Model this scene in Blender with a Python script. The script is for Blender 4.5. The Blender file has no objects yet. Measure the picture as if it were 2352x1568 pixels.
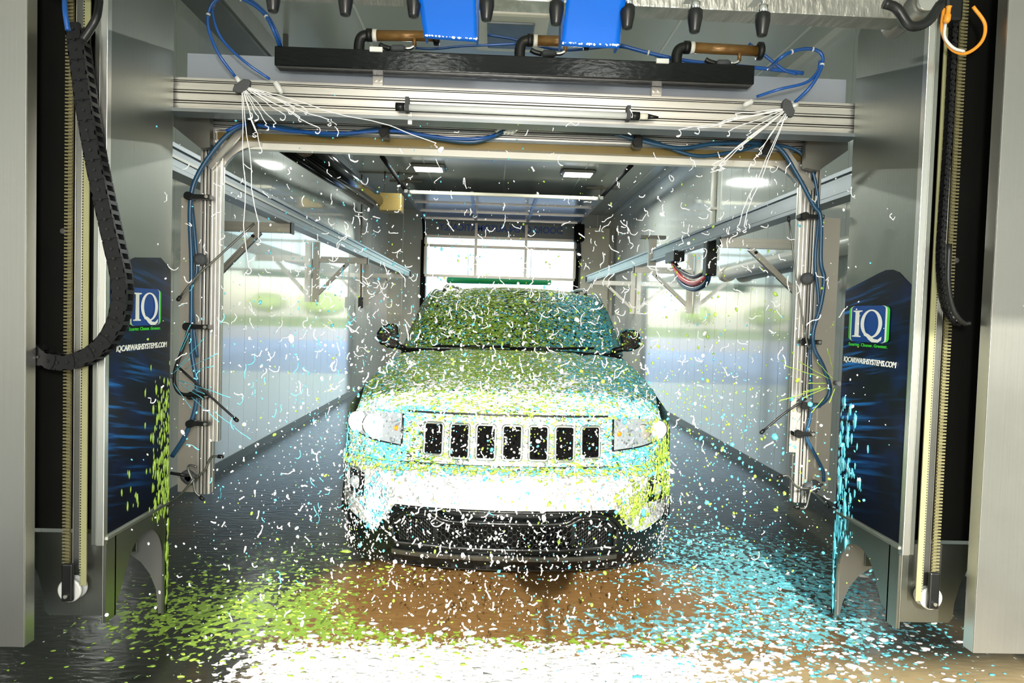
import bpy, bmesh, math, random
import numpy as np
from mathutils import Vector, Matrix, noise
random.seed(7); np.random.seed(7)
PI = math.pi
sc = bpy.context.scene
COL = sc.collection
# ------------------------------------------------------------------ camera, sky, sun, lamps, exposure
F, CX, CY, H = 1630., 1176., 784., 1.56
_d = np.array([(1130-CX)/F, (722-CY)/F, 1.]); _d /= np.linalg.norm(_d)
_u = np.array([.030, -1., 0]); _u[2] = -(_u[:2] @ _d[:2])/_d[2]; _u /= np.linalg.norm(_u)
_x = np.cross(_d, -_u)
if _x[0] < 0: _x = -_x
BM = np.array([_x, _d, _u])            # world axes seen from the camera
def PY(px, py, Y):
    w = BM @ np.array([(px-CX)/F, (py-CY)/F, 1.]); return Vector(w*Y/w[1]) + Vector((0, 0, H))
def PX(px, py, X):
    w = BM @ np.array([(px-CX)/F, (py-CY)/F, 1.]); return Vector(w*X/w[0]) + Vector((0, 0, H))
def PZ(px, py, Z):
    w = BM @ np.array([(px-CX)/F, (py-CY)/F, 1.]); return Vector(w*(Z-H)/w[2]) + Vector((0, 0, H))
cam = bpy.data.cameras.new('camera'); co = bpy.data.objects.new('camera', cam); COL.objects.link(co)
cam.sensor_width = 36; cam.lens = F/2352*36; cam.clip_start = .05; cam.clip_end = 500
right, down, fwd = BM[:, 0], BM[:, 1], BM[:, 2]
m = Matrix(((right[0], -down[0], -fwd[0], 0), (right[1], -down[1], -fwd[1], 0), (right[2], -down[2], -fwd[2], H), (0, 0, 0, 1)))
co.matrix_world = m
sc.camera = co
SUN_EL, SUN_AZ = 21.5, 3.0
w = bpy.data.worlds.new('sky'); sc.world = w; w.use_nodes = True
nt = w.node_tree; bg = nt.nodes['Background']
sky = nt.nodes.new('ShaderNodeTexSky'); sky.sky_type = 'NISHITA'; sky.sun_disc = False
sky.sun_elevation = math.radians(SUN_EL+8); sky.sun_rotation = math.radians(180-SUN_AZ)
nt.links.new(sky.outputs[0], bg.inputs[0]); bg.inputs[1].default_value = .50
sl = bpy.data.lights.new('sun', 'SUN'); sl.energy = 9.0; sl.angle = math.radians(.6); sl.color = (1, .96, .86)
so = bpy.data.objects.new('sun', sl); COL.objects.link(so)
sd = Vector((math.sin(math.radians(SUN_AZ)), math.cos(math.radians(SUN_AZ)), -math.tan(math.radians(SUN_EL)))).normalized()
so.rotation_euler = sd.to_track_quat('-Z', 'Y').to_euler(); so.location = (0, -8, 6)
LAMP_POS = [(-1.15, 12.2), (1.40, 12.2), (-.95, 8.8), (1.25, 8.8), (-.7, -.4), (1.0, -.4)]  # after the far pair, all are unseen lamps added to brighten the bay
LAMP_W = [115, 115, 60, 60, 20, 20]
ZC = 4.05
for (lx, ly), lw in zip(LAMP_POS, LAMP_W):
    a = bpy.data.lights.new('ceiling_lamp', 'AREA'); a.energy = lw; a.shape = 'RECTANGLE'; a.size = .42; a.size_y = .3
    a.color = (.96, 1, .93)
    ao = bpy.data.objects.new('ceiling_lamp', a); COL.objects.link(ao); ao.location = (lx, ly, ZC-.09)
fl = bpy.data.lights.new('flash_fill_lamp', 'AREA'); fl.shape = 'DISK'; fl.size = .34; fl.energy = 120; fl.color = (1, .98, .94)  # added lamp giving the light of a camera flash
fo = bpy.data.objects.new('flash_fill_lamp', fl); COL.objects.link(fo); fo.location = (.10, -.62, 1.98)
fo.rotation_euler = (Vector((.12, 4.2, 1.75))-Vector((.10, -.62, 1.98))).to_track_quat('-Z', 'Y').to_euler()
sc.view_settings.view_transform = 'Standard'; sc.view_settings.look = 'None'
sc.view_settings.gamma = 1; sc.view_settings.use_curve_mapping = False
sc.view_settings.exposure = -0.14

# ------------------------------------------------------------------ materials
def N(nt, t, **k):
    n = nt.nodes.new(t)
    for a, b in k.items(): setattr(n, a, b)
    return n
def mat(name, col, rough=.5, metal=0., var=.0, vscale=(4, 4, 4), bump=0., bscale=(20, 20, 20), spec=.5, alpha=1, emit=None, es=0, coat=0, rvar=0, trans=0):
    M = bpy.data.materials.new(name); M.use_nodes = True; nt = M.node_tree; b = nt.nodes['Principled BSDF']
    b.inputs['Base Color'].default_value = (*col, 1); b.inputs['Roughness'].default_value = rough
    b.inputs['Metallic'].default_value = metal; b.inputs['Specular IOR Level'].default_value = spec
    b.inputs['Coat Weight'].default_value = coat; b.inputs['Coat Roughness'].default_value = .05
    b.inputs['Transmission Weight'].default_value = trans
    if emit: b.inputs['Emission Color'].default_value = (*emit, 1); b.inputs['Emission Strength'].default_value = es
    if var or bump or rvar:
        tc = N(nt, 'ShaderNodeTexCoord'); mp = N(nt, 'ShaderNodeMapping'); mp.inputs[3].default_value = vscale
        nz = N(nt, 'ShaderNodeTexNoise'); nz.inputs['Scale'].default_value = 1; nz.inputs['Detail'].default_value = 5
        nt.links.new(tc.outputs['Object'], mp.inputs[0]); nt.links.new(mp.outputs[0], nz.inputs[0])
        if var:
            mx = N(nt, 'ShaderNodeMix', data_type='RGBA'); nt.links.new(nz.outputs[0], mx.inputs[0])
            mx.inputs[6].default_value = (*[c*(1-var) for c in col], 1); mx.inputs[7].default_value = (*[min(1, c*(1+var)) for c in col], 1)
            nt.links.new(mx.outputs[2], b.inputs['Base Color'])
        if rvar:
            mr = N(nt, 'ShaderNodeMapRange'); mr.inputs[1].default_value = .3; mr.inputs[2].default_value = .7
            mr.inputs[3].default_value = max(.02, rough-rvar); mr.inputs[4].default_value = rough+rvar
            nt.links.new(nz.outputs[0], mr.inputs[0]); nt.links.new(mr.outputs[0], b.inputs['Roughness'])
        if bump:
            mp2 = N(nt, 'ShaderNodeMapping'); mp2.inputs[3].default_value = bscale
            n2 = N(nt, 'ShaderNodeTexNoise'); n2.inputs['Scale'].default_value = 1; n2.inputs['Detail'].default_value = 3
            bp = N(nt, 'ShaderNodeBump'); bp.inputs['Strength'].default_value = bump; bp.inputs['Distance'].default_value = .01
            nt.links.new(tc.outputs['Object'], mp2.inputs[0]); nt.links.new(mp2.outputs[0], n2.inputs[0])
            nt.links.new(n2.outputs[0], bp.inputs['Height']); nt.links.new(bp.outputs[0], b.inputs['Normal'])
    return M
M = {}
M['steel'] = mat('brushed_steel', (.285, .30, .27), .36, 1., .16, (1.2, 1.2, 1.6), .05, (120, 120, 2), rvar=.07)
M['cover_steel'] = mat('cover_steel', (.36, .36, .335), .40, .85, .12, (1, 1, 1.2), .04, (110, 110, 2), rvar=.08)
M['backing'] = mat('backing_plate', (.42, .39, .33), .4, .6, .1)
M['steel_light'] = mat('bright_steel', (.68, .68, .64), .33, 1., .08, (6, 6, 2), .04, (90, 90, 2))
M['dark_steel'] = mat('dark_steel', (.16, .165, .15), .4, .9, .2)
M['alu'] = mat('aluminium', (.72, .71, .67), .35, .85, .1, (3, 3, 3), .03, (3, 80, 80))
M['alu_dark'] = mat('grey_aluminium', (.40, .40, .37), .38, .85, .15)
M['galv'] = mat('galvanised', (.26, .29, .31), .35, .9, .2, (6, 2, 6))
M['wall'] = mat('glossy_wall', (.60, .64, .61), .07, 0, .05, (1, .3, .6), .05, (6, 14, 1.1), spec=.75, coat=.6)
M['ceil'] = mat('ceiling_panel', (.46, .49, .44), .2, 0, .06, (1, .4, 1), .12, (1.5, 1.5, 1.5), spec=.6)
M['trimw'] = mat('white_trim', (.72, .72, .66), .35, 0, .05)
M['cream'] = mat('cream_panel', (.78, .74, .60), .4, 0, .05)
M['black'] = mat('black_plastic', (.007, .008, .008), .35, 0, .3, bump=.02, spec=.35)
M['wetblack'] = mat('wet_black_plastic', (.004, .005, .005), .16, 0, .3, spec=.35, bump=.12, bscale=(25, 25, 60))
M['chainblack'] = mat('chain_black', (.004, .004, .005), .45, spec=.3)
M['slotdark'] = mat('grille_dark', (.003, .003, .003), .8, spec=.05)
M['recess'] = mat('recess_dark', (.006, .006, .005), .7, 0, .4, spec=.1)
M['belt'] = mat('belt_urethane', (.30, .30, .15), .5, 0, .12, (3, 3, 8))
M['belt_dull'] = mat('belt_dull_rib', (.17, .16, .08), .5, 0, .3, (3, 3, 30))
M['belt_edge'] = mat('belt_dark_back', (.16, .14, .06), .5, 0, .3, (3, 3, 30))
M['nylon'] = mat('white_nylon', (.62, .63, .60), .35)
M['blue_hose'] = mat('blue_hose', (.008, .075, .30), .25, 0, .15)
M['teal_hose'] = mat('dark_blue_hose', (.008, .055, .12), .3)
M['red'] = mat('red_hose', (.75, .05, .035), .3)
M['blue_panel'] = mat('blue_polyethylene', (.0, .13, .66), .3, 0, .08, (2, 2, 20), .06, (3, 3, 60))
M['brass'] = mat('aged_brown_pipe', (.22, .12, .035), .25, .35, .5, (14, 40, 14), .08)
M['gold'] = mat('gold_film', (.17, .125, .04), .35, .3, .25, (4, 4, 4))
M['orange'] = mat('orange_cable', (.80, .30, .02), .4)
M['greyfoam'] = mat('grey_nozzle', (.05, .055, .058), .7, 0, .2, (30, 30, 30), .2, (80, 80, 80))
M['green_bar'] = mat('green_bar', (.01, .34, .05), .35)
M['rubber'] = mat('tyre_rubber', (.015, .015, .015), .7)
M['glass_dark'] = mat('tinted_glass', (.012, .016, .018), .05, 0, spec=.8)
M['chrome'] = mat('chrome', (.85, .85, .85), .1, 1)
M['amber'] = mat('amber_lens', (.9, .22, .01), .15)
M['lens'] = mat('headlamp_lens', (.22, .25, .27), .08, 0, spec=.8, coat=1)
M['bulb'] = mat('lit_lamp', (1, 1, 1), .3, emit=(1, .97, .88), es=9)
M['lamp'] = mat('lit_diffuser', (1, 1, 1), .4, emit=(1, 1, .92), es=5)
M['skyl'] = mat('unlit_diffuser', (.13, .16, .17), .15, 0, .25, (4, 4, 4))
M['print_white'] = mat('print_white', (.85, .86, .80), .4)
M['print_green'] = mat('print_green', (.04, .55, .03), .4)
M['print_blue'] = mat('print_blue', (.0, .05, .27), .3)
M['print_text_blue'] = mat('print_door_blue', (.03, .10, .42), .5)
M['header_grey'] = mat('header_grey', (.20, .23, .23), .4)
M['door_panel'] = mat('door_panel', (.22, .29, .36), .15, 0, .15, (1, 1, 1))
M['clear'] = mat('clear_tube', (.75, .78, .76), .06, 0, spec=.8, coat=1)
M['foam_white'] = mat('foam_white', (.95, .95, .95), .25, coat=.4)
M['foam_green'] = mat('foam_green', (.29, .46, .05), .25, coat=.3)
M['foam_cyan'] = mat('foam_cyan', (.09, .48, .62), .25, coat=.3)
M['asphalt'] = mat('outside_concrete', (.62, .61, .57), .8, 0, .1)
M['leaf'] = mat('tree_leaf', (.22, .34, .05), .7, 0, .4, (2, 2, 2))
M['grassy'] = mat('grass', (.25, .36, .06), .9, 0, .3, (1, 1, 1))
M['bark'] = mat('bark', (.09, .06, .04), .9)
M['redsign'] = mat('red_print', (.5, .03, .03), .5)

# glass pane: see-through
def glassmat():
    G = bpy.data.materials.new('window_glass'); G.use_nodes = True; nt = G.node_tree
    b = nt.nodes['Principled BSDF']; b.inputs['Base Color'].default_value = (.9, .96, 1, 1); b.inputs['Roughness'].default_value = .05
    tr = N(nt, 'ShaderNodeBsdfTransparent'); tr.inputs[0].default_value = (.9, .95, .97, 1)
    mx = N(nt, 'ShaderNodeMixShader'); mx.inputs[0].default_value = .08
    nt.links.new(tr.outputs[0], mx.inputs[1]); nt.links.new(b.outputs[0], mx.inputs[2])
    nt.links.new(mx.outputs[0], nt.nodes['Material Output'].inputs[0]); return G
M['glass'] = glassmat()

def math_(nt, op, a, b=None, c=None, clamp=False):
    n = N(nt, 'ShaderNodeMath', operation=op); n.use_clamp = clamp
    for i, v in enumerate((a, b, c)):
        if v is None: continue
        if isinstance(v, (int, float)): n.inputs[i].default_value = v
        else: nt.links.new(v, n.inputs[i])
    return n.outputs[0]
def tnoise(nt, vec, scale, detail=3, vs=(1, 1, 1), off=(0, 0, 0), dist=0):
    mp = N(nt, 'ShaderNodeMapping'); mp.inputs[3].default_value = vs; mp.inputs[1].default_value = off
    nt.links.new(vec, mp.inputs[0]); nz = N(nt, 'ShaderNodeTexNoise'); nz.inputs['Scale'].default_value = scale
    nz.inputs['Detail'].default_value = detail; nz.inputs['Distortion'].default_value = dist
    nt.links.new(mp.outputs[0], nz.inputs[0]); return nz.outputs[0]
def blob(nt, sx, sy, cx, cy, rx, ry, p=1.):        # soft ellipse mask 1 inside -> 0 outside
    a = math_(nt, 'DIVIDE', math_(nt, 'SUBTRACT', sx, cx), rx); b = math_(nt, 'DIVIDE', math_(nt, 'SUBTRACT', sy, cy), ry)
    r2 = math_(nt, 'ADD', math_(nt, 'MULTIPLY', a, a), math_(nt, 'MULTIPLY', b, b))
    return math_(nt, 'SUBTRACT', p, r2, clamp=True)
def mixc(nt, f, a, b):
    mx = N(nt, 'ShaderNodeMix', data_type='RGBA')
    if isinstance(f, (int, float)): mx.inputs[0].default_value = f
    else: nt.links.new(f, mx.inputs[0])
    for i, v in ((6, a), (7, b)):
        if isinstance(v, tuple): mx.inputs[i].default_value = (*v, 1)
        else: nt.links.new(v, mx.inputs[i])
    return mx.outputs[2]
def smooth(nt, v, lo, hi):
    mr = N(nt, 'ShaderNodeMapRange', interpolation_type='SMOOTHSTEP'); nt.links.new(v, mr.inputs[0])
    mr.inputs[1].default_value = lo; mr.inputs[2].default_value = hi; return mr.outputs[0]

def floormat():
    G = bpy.data.materials.new('wet_concrete_floor'); G.use_nodes = True; nt = G.node_tree; b = nt.nodes['Principled BSDF']
    g = N(nt, 'ShaderNodeNewGeometry'); P = g.outputs['Position']; s = N(nt, 'ShaderNodeSeparateXYZ'); nt.links.new(P, s.inputs[0])
    X, Y = s.outputs[0], s.outputs[1]
    n1 = tnoise(nt, P, 1.3, 4); n2 = tnoise(nt, P, 9, 4)
    base = mixc(nt, n1, (.010, .013, .010), (.026, .028, .020))
    lit_mud = blob(nt, X, Y, .35, 3.55, 1.45, 1.2, 1.2)  # brown sandy water, with the sunlit tone of the centre put into its colour
    lit_mud = smooth(nt, math_(nt, 'ADD', lit_mud, math_(nt, 'MULTIPLY', math_(nt, 'SUBTRACT', n1, .5), 1.0)), .05, .5)
    c = mixc(nt, lit_mud, base, mixc(nt, n2, (.16, .085, .028), (.30, .17, .065)))
    c2 = mixc(nt, smooth(nt, Y, 3.35, 3.0), c, mixc(nt, n2, (.30, .22, .11), (.46, .36, .2)))  # paler tan towards the front: sunlight painted into the concrete colour
    c = mixc(nt, smooth(nt, X, -1.1, -.6), c, c2)
    # foam films lying on the floor, in their own colours
    fine = tnoise(nt, P, 24, 4, (1, .9, 1), dist=.5)
    fine2 = tnoise(nt, P, 26, 4, (1, .9, 1), (5, 3, 0), dist=.5)
    def film(c, mask, nz, lo, col, k=1.0):
        th = math_(nt, 'ADD', nz, math_(nt, 'MULTIPLY', mask, k))
        return mixc(nt, smooth(nt, th, lo, lo+.05), c, col)
    hole = blob(nt, X, Y, .20, 3.75, 1.02, .42, 1.2)
    gm = math_(nt, 'SUBTRACT', blob(nt, X, Y, -1.0, 3.62, 1.25, .62, 1.), hole, clamp=True)
    gm2 = math_(nt, 'SUBTRACT', blob(nt, X, Y, .1, 3.38, 1.5, .22, 1.), hole, clamp=True)
    gm3 = blob(nt, X, Y, -1.25, 4.2, .75, 1.0, 1.)
    cm = math_(nt, 'SUBTRACT', blob(nt, X, Y, 1.75, 4.2, .95, 1.35, 1.), hole, clamp=True)
    cm2 = blob(nt, X, Y, 1.1, 3.5, 1.2, .38, 1.)
    c = film(c, cm, fine2, .70, (.15, .46, .52), .27)
    c = film(c, cm2, fine, .70, (.17, .48, .54), .23)
    c = film(c, gm3, fine, .72, (.10, .19, .05), .19)
    c = film(c, gm2, fine2, .70, (.27, .42, .05), .28)
    c = film(c, gm, fine, .70, (.24, .38, .05), .30)
    wm = math_(nt, 'MULTIPLY', smooth(nt, Y, 3.45, 3.12), smooth(nt, math_(nt, 'ABSOLUTE', math_(nt, 'SUBTRACT', X, .0)), 1.35, .7))
    c = film(c, wm, fine, .68, (.80, .80, .78), .42)
    nt.links.new(c, b.inputs['Base Color'])
    b.inputs['Specular IOR Level'].default_value = .26
    mr = N(nt, 'ShaderNodeMapRange'); nt.links.new(n2, mr.inputs[0]); mr.inputs[3].default_value = .05; mr.inputs[4].default_value = .26
    nt.links.new(mr.outputs[0], b.inputs['Roughness'])
    bp = N(nt, 'ShaderNodeBump'); bp.inputs['Strength'].default_value = .35; bp.inputs['Distance'].default_value = .006
    nt.links.new(tnoise(nt, P, 24, 3, (.5, 1.4, 1)), bp.inputs['Height']); nt.links.new(bp.outputs[0], b.inputs['Normal'])
    return G
M['floor'] = floormat()

def carfoam(name, base, rough, metal, amount, seed=0., green=True, dark=(.03, .04, .02)):
    """paint/glass/plastic with a broken film of green, cyan and white foam lying on it"""
    G = bpy.data.materials.new(name); G.use_nodes = True; nt = G.node_tree; b = nt.nodes['Principled BSDF']
    g = N(nt, 'ShaderNodeNewGeometry'); P = g.outputs['Position']; s = N(nt, 'ShaderNodeSeparateXYZ'); nt.links.new(P, s.inputs[0])
    X, Z = s.outputs[0], s.outputs[2]
    st = (.55, 1.1, 1.2)
    f1 = tnoise(nt, P, 42, 3, st, (seed, 1, 2), .8); f2 = tnoise(nt, P, 46, 3, st, (seed+4, 6, 2), .8); f3 = tnoise(nt, P, 50, 3, st, (seed+9, 2, 5), .8)
    big = tnoise(nt, P, 3.0, 3, (1, 1, 1), (seed, 0, 0))
    c = (*base,) if isinstance(base, tuple) else base
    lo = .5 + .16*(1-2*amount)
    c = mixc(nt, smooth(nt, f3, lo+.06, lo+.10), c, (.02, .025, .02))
    if green:
        cyanside = math_(nt, 'MULTIPLY', smooth(nt, math_(nt, 'ADD', X, math_(nt, 'MULTIPLY', big, .8)), .65, 1.25), .13)
        c = mixc(nt, smooth(nt, math_(nt, 'SUBTRACT', f1, math_(nt, 'MULTIPLY', cyanside, .7)), lo-.03, lo+.02), c, (.19, .33, .025))
        c = mixc(nt, smooth(nt, math_(nt, 'ADD', f2, cyanside), lo+.07, lo+.11), c, (.08, .34, .38))
        c = mixc(nt, smooth(nt, tnoise(nt, P, 60, 3, st, (seed+2, 8, 1), 1.0), .57, .60), c, (.012, .016, .012))
    c = mixc(nt, smooth(nt, f3, lo+.17, lo+.2), c, (.85, .87, .82))
    nt.links.new(c, b.inputs['Base Color']); b.inputs['Roughness'].default_value = rough; b.inputs['Metallic'].default_value = metal
    bp = N(nt, 'ShaderNodeBump'); bp.inputs['Strength'].default_value = .7; bp.inputs['Distance'].default_value = .008
    nt.links.new(f1, bp.inputs['Height']); nt.links.new(bp.outputs[0], b.inputs['Normal'])
    return G
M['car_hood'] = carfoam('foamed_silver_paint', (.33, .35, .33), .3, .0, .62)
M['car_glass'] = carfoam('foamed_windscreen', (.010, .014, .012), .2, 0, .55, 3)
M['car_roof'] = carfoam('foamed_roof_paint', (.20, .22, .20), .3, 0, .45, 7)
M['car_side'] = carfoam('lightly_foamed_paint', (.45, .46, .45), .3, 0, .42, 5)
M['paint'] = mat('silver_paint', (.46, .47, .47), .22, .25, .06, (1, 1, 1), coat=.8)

def streakmat(name, bright_y, sgn, skew):
    """printed motion-streak graphic: navy sheet with blue horizontal streaks"""
    G = bpy.data.materials.new(name); G.use_nodes = True; nt = G.node_tree; b = nt.nodes['Principled BSDF']
    g = N(nt, 'ShaderNodeNewGeometry'); P = g.outputs['Position']; s = N(nt, 'ShaderNodeSeparateXYZ'); nt.links.new(P, s.inputs[0])
    Y, Z = s.outputs[1], s.outputs[2]
    zz = math_(nt, 'ADD', Z, math_(nt, 'MULTIPLY', Y, skew))
    cb = N(nt, 'ShaderNodeCombineXYZ'); nt.links.new(math_(nt, 'MULTIPLY', Y, 1.6), cb.inputs[1]); nt.links.new(math_(nt, 'MULTIPLY', zz, 34), cb.inputs[2])
    a = tnoise(nt, cb.outputs[0], 1.2, 5)
    cb2 = N(nt, 'ShaderNodeCombineXYZ'); nt.links.new(math_(nt, 'MULTIPLY', Y, 5), cb2.inputs[1]); nt.links.new(math_(nt, 'MULTIPLY', zz, 6), cb2.inputs[2])
    bb = tnoise(nt, cb2.outputs[0], 1, 2)
    dist = math_(nt, 'MULTIPLY', math_(nt, 'SUBTRACT', Y, bright_y), sgn)
    fade = smooth(nt, dist, .5, .0)
    zf = math_(nt, 'MULTIPLY', smooth(nt, Z, 1.86, 1.6), smooth(nt, Z, .55, 1.15))
    v = math_(nt, 'MULTIPLY', math_(nt, 'MULTIPLY', smooth(nt, a, .50, .74), math_(nt, 'ADD', fade, .12)), zf)
    v2 = math_(nt, 'MULTIPLY', smooth(nt, bb, .45, .7), zf)
    c = mixc(nt, math_(nt, 'MULTIPLY', v2, .7), (.0015, .003, .010), (.001, .012, .07))
    c = mixc(nt, v, c, (.015, .20, .62))
    nt.links.new(c, b.inputs['Base Color']); b.inputs['Roughness'].default_value = .35; b.inputs['Specular IOR Level'].default_value = .2
    return G

# ------------------------------------------------------------------ mesh helpers
class MB:
    def __init__(s): s.v = []; s.f = []; s.sm = []
    def add(s, v, f, smooth=False):
        k = len(s.v); s.v += [tuple(p) for p in v]; s.f += [tuple(i+k for i in q) for q in f]; s.sm += [smooth]*len(f); return s
    def box(s, a, b):
        x0, y0, z0 = [min(p, q) for p, q in zip(a, b)]; x1, y1, z1 = [max(p, q) for p, q in zip(a, b)]
        return s.add([(x0,y0,z0),(x1,y0,z0),(x1,y1,z0),(x0,y1,z0),(x0,y0,z1),(x1,y0,z1),(x1,y1,z1),(x0,y1,z1)],
                     [(0,3,2,1),(4,5,6,7),(0,1,5,4),(1,2,6,5),(2,3,7,6),(3,0,4,7)])
    def bar(s, p, q, w, h, up=(0, 0, 1)):
        p, q = Vector(p), Vector(q); d = (q-p).normalized(); u = Vector(up); r = d.cross(u)
        if r.length < 1e-4: r = d.cross(Vector((0, 1, 0)))
        r.normalize(); u = r.cross(d); r *= w/2; u *= h/2
        return s.add([p-r-u, p+r-u, p+r+u, p-r+u, q-r-u, q+r-u, q+r+u, q-r+u],
                     [(3,2,1,0),(4,5,6,7),(0,1,5,4),(1,2,6,5),(2,3,7,6),(3,0,4,7)])
    def tube(s, pts, r, n=8, cap=True, closed=False):
        pts = [Vector(p) for p in pts]; m = len(pts); R = r if isinstance(r, (list, tuple)) else [r]*m
        V = []; Fc = []; t0 = (pts[1]-pts[0]).normalized(); nrm = t0.orthogonal().normalized()
        for i, p in enumerate(pts):
            t = (pts[min(i+1, m-1)]-pts[max(i-1, 0)])
            t = t.normalized() if t.length > 1e-9 else t0
            nrm = (nrm - t*nrm.dot(t)); nrm = nrm.normalized() if nrm.length > 1e-6 else t.orthogonal().normalized()
            bn = t.cross(nrm)
            for j in range(n):
                a = 2*PI*j/n; V.append(p + (nrm*math.cos(a)+bn*math.sin(a))*R[i])
        for i in range(m-1):
            for j in range(n):
                k = (j+1) % n; Fc.append((i*n+j, i*n+k, (i+1)*n+k, (i+1)*n+j))
        s.add(V, Fc, True)
        if cap: k = len(s.v)-len(V); s.f += [tuple(k+j for j in range(n))[::-1], tuple(k+(m-1)*n+j for j in range(n))]; s.sm += [False]*2
        return s
    def cyl(s, p, q, r, n=14, r2=None): return s.tube([p, q], [r, r if r2 is None else r2], n)
    def lathe(s, base, axis, prof, n=16):
        base, axis = Vector(base), Vector(axis).normalized(); a1 = axis.orthogonal().normalized(); a2 = axis.cross(a1); V = []; Fc = []
        for h, r in prof:
            for j in range(n):
                a = 2*PI*j/n; V.append(base+axis*h+(a1*math.cos(a)+a2*math.sin(a))*r)
        for i in range(len(prof)-1):
            for j in range(n):
                k = (j+1) % n; Fc.append((i*n+j, i*n+k, (i+1)*n+k, (i+1)*n+j))
        s.add(V, Fc, True); k = len(s.v)-len(V)
        s.f += [tuple(k+j for j in range(n))[::-1], tuple(k+(len(prof)-1)*n+j for j in range(n))]; s.sm += [False]*2
        return s
    def prism(s, pts, off):           # planar ring of 3-D points extruded by off
        off = Vector(off); n = len(pts); pts = [Vector(p) for p in pts]
        V = pts+[p+off for p in pts]
        return s.add(V, [tuple(range(n)), tuple(range(2*n-1, n-1, -1))]+[(i, i+n, (i+1) % n+n, (i+1) % n) for i in range(n)])
    def grid(s, fn, nu, nv, smooth=True):
        V = [fn(i/nu, j/nv) for j in range(nv+1) for i in range(nu+1)]
        return s.add(V, [(j*(nu+1)+i, j*(nu+1)+i+1, (j+1)*(nu+1)+i+1, (j+1)*(nu+1)+i) for j in range(nv) for i in range(nu)], smooth)
    def build(s, name, m, parent=None, label=None, cat=None, group=None, kind=None, bevel=0, loc=None, solid=0):
        me = bpy.data.meshes.new(name); V = np.array(s.v, float)
        if parent is not None: org = np.array(orig(parent))
        elif loc is not None: org = np.array(loc, float)
        else: org = np.array([(V[:, 0].min()+V[:, 0].max())/2, (V[:, 1].min()+V[:, 1].max())/2, V[:, 2].min()])
        me.from_pydata((V-org).tolist(), [], s.f); me.polygons.foreach_set('use_smooth', s.sm)
        me.materials.append(M[m] if isinstance(m, str) else m)
        bm = bmesh.new(); bm.from_mesh(me); bmesh.ops.recalc_face_normals(bm, faces=bm.faces[:])
        big = [f for f in bm.faces if len(f.verts) > 4]
        if big: bmesh.ops.triangulate(bm, faces=big)
        bm.to_mesh(me); bm.free()
        o = bpy.data.objects.new(name, me); COL.objects.link(o)
        if parent is not None: o.parent = parent
        else: o.location = org
        if bevel:
            b = o.modifiers.new('bevel', 'BEVEL'); b.width = bevel; b.segments = 2; b.limit_method = 'ANGLE'; b.angle_limit = math.radians(40)
        if solid:
            q = o.modifiers.new('solid', 'SOLIDIFY'); q.thickness = solid; q.offset = -1
        tag(o, label, cat, group, kind); return o
def orig(o):
    p = Vector((0, 0, 0))
    while o is not None: p += o.location; o = o.parent
    return p
def tag(o, label=None, cat=None, group=None, kind=None):
    if label: o['label'] = label
    if cat: o['category'] = cat
    if group: o['group'] = group
    if kind: o['kind'] = kind
    return o
def thing(name, loc, label, cat, group=None):
    o = bpy.data.objects.new(name, None); COL.objects.link(o); o.location = loc; o.empty_display_size = .05
    return tag(o, label, cat, group)
def copy_tree(o, parent=None):
    c = o.copy(); COL.objects.link(c)
    if parent is not None: c.parent = parent
    for ch in list(o.children): copy_tree(ch, c)
    return c
def spline(pts, n=6):
    P = [Vector(p) for p in pts]; P = [P[0]*2-P[1]]+P+[P[-1]*2-P[-2]]; out = []
    for i in range(1, len(P)-2):
        for k in range(n):
            t = k/n; a, b, c, d = P[i-1:i+3]
            out.append(.5*((2*b)+(c-a)*t+(2*a-5*b+4*c-d)*t*t+(3*b-a-3*c+d)*t**3))
    out.append(P[-2]); return out
def pl(seq, Y=None):                    # pixels + depth -> world points
    return [PY(p[0], p[1], p[2] if len(p) > 2 else Y) for p in seq]
def rail_profile(mb, p, q, w, h, ribs=3, face='yz', up=(0, 0, 1)):
    """T-slot extrusion: a core with raised ribs on its four faces"""
    p, q = Vector(p), Vector(q); d = (q-p).normalized(); u = Vector(up); r = d.cross(u)
    if r.length < 1e-3: r = d.cross(Vector((0, 1, 0)))
    r.normalize(); u = r.cross(d)
    mb.bar(p, q, w-.012, h-.012, up)
    for k in range(ribs):
        t = (k+.5)/ribs-.5
        rw = h/ribs*.62
        for sg in (-1, 1): mb.bar(p+r*sg*(w/2-.004)+u*t*h, q+r*sg*(w/2-.004)+u*t*h, .008, rw, up)
    n2 = max(1, round(ribs*w/h)); n2 = min(n2, 4)
    for k in range(n2):
        t = (k+.5)/n2-.5
        for sg in (-1, 1): mb.bar(p+u*sg*(h/2-.004)+r*t*w, q+u*sg*(h/2-.004)+r*t*w, w/n2*.62, .008, up)
    return mb

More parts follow.
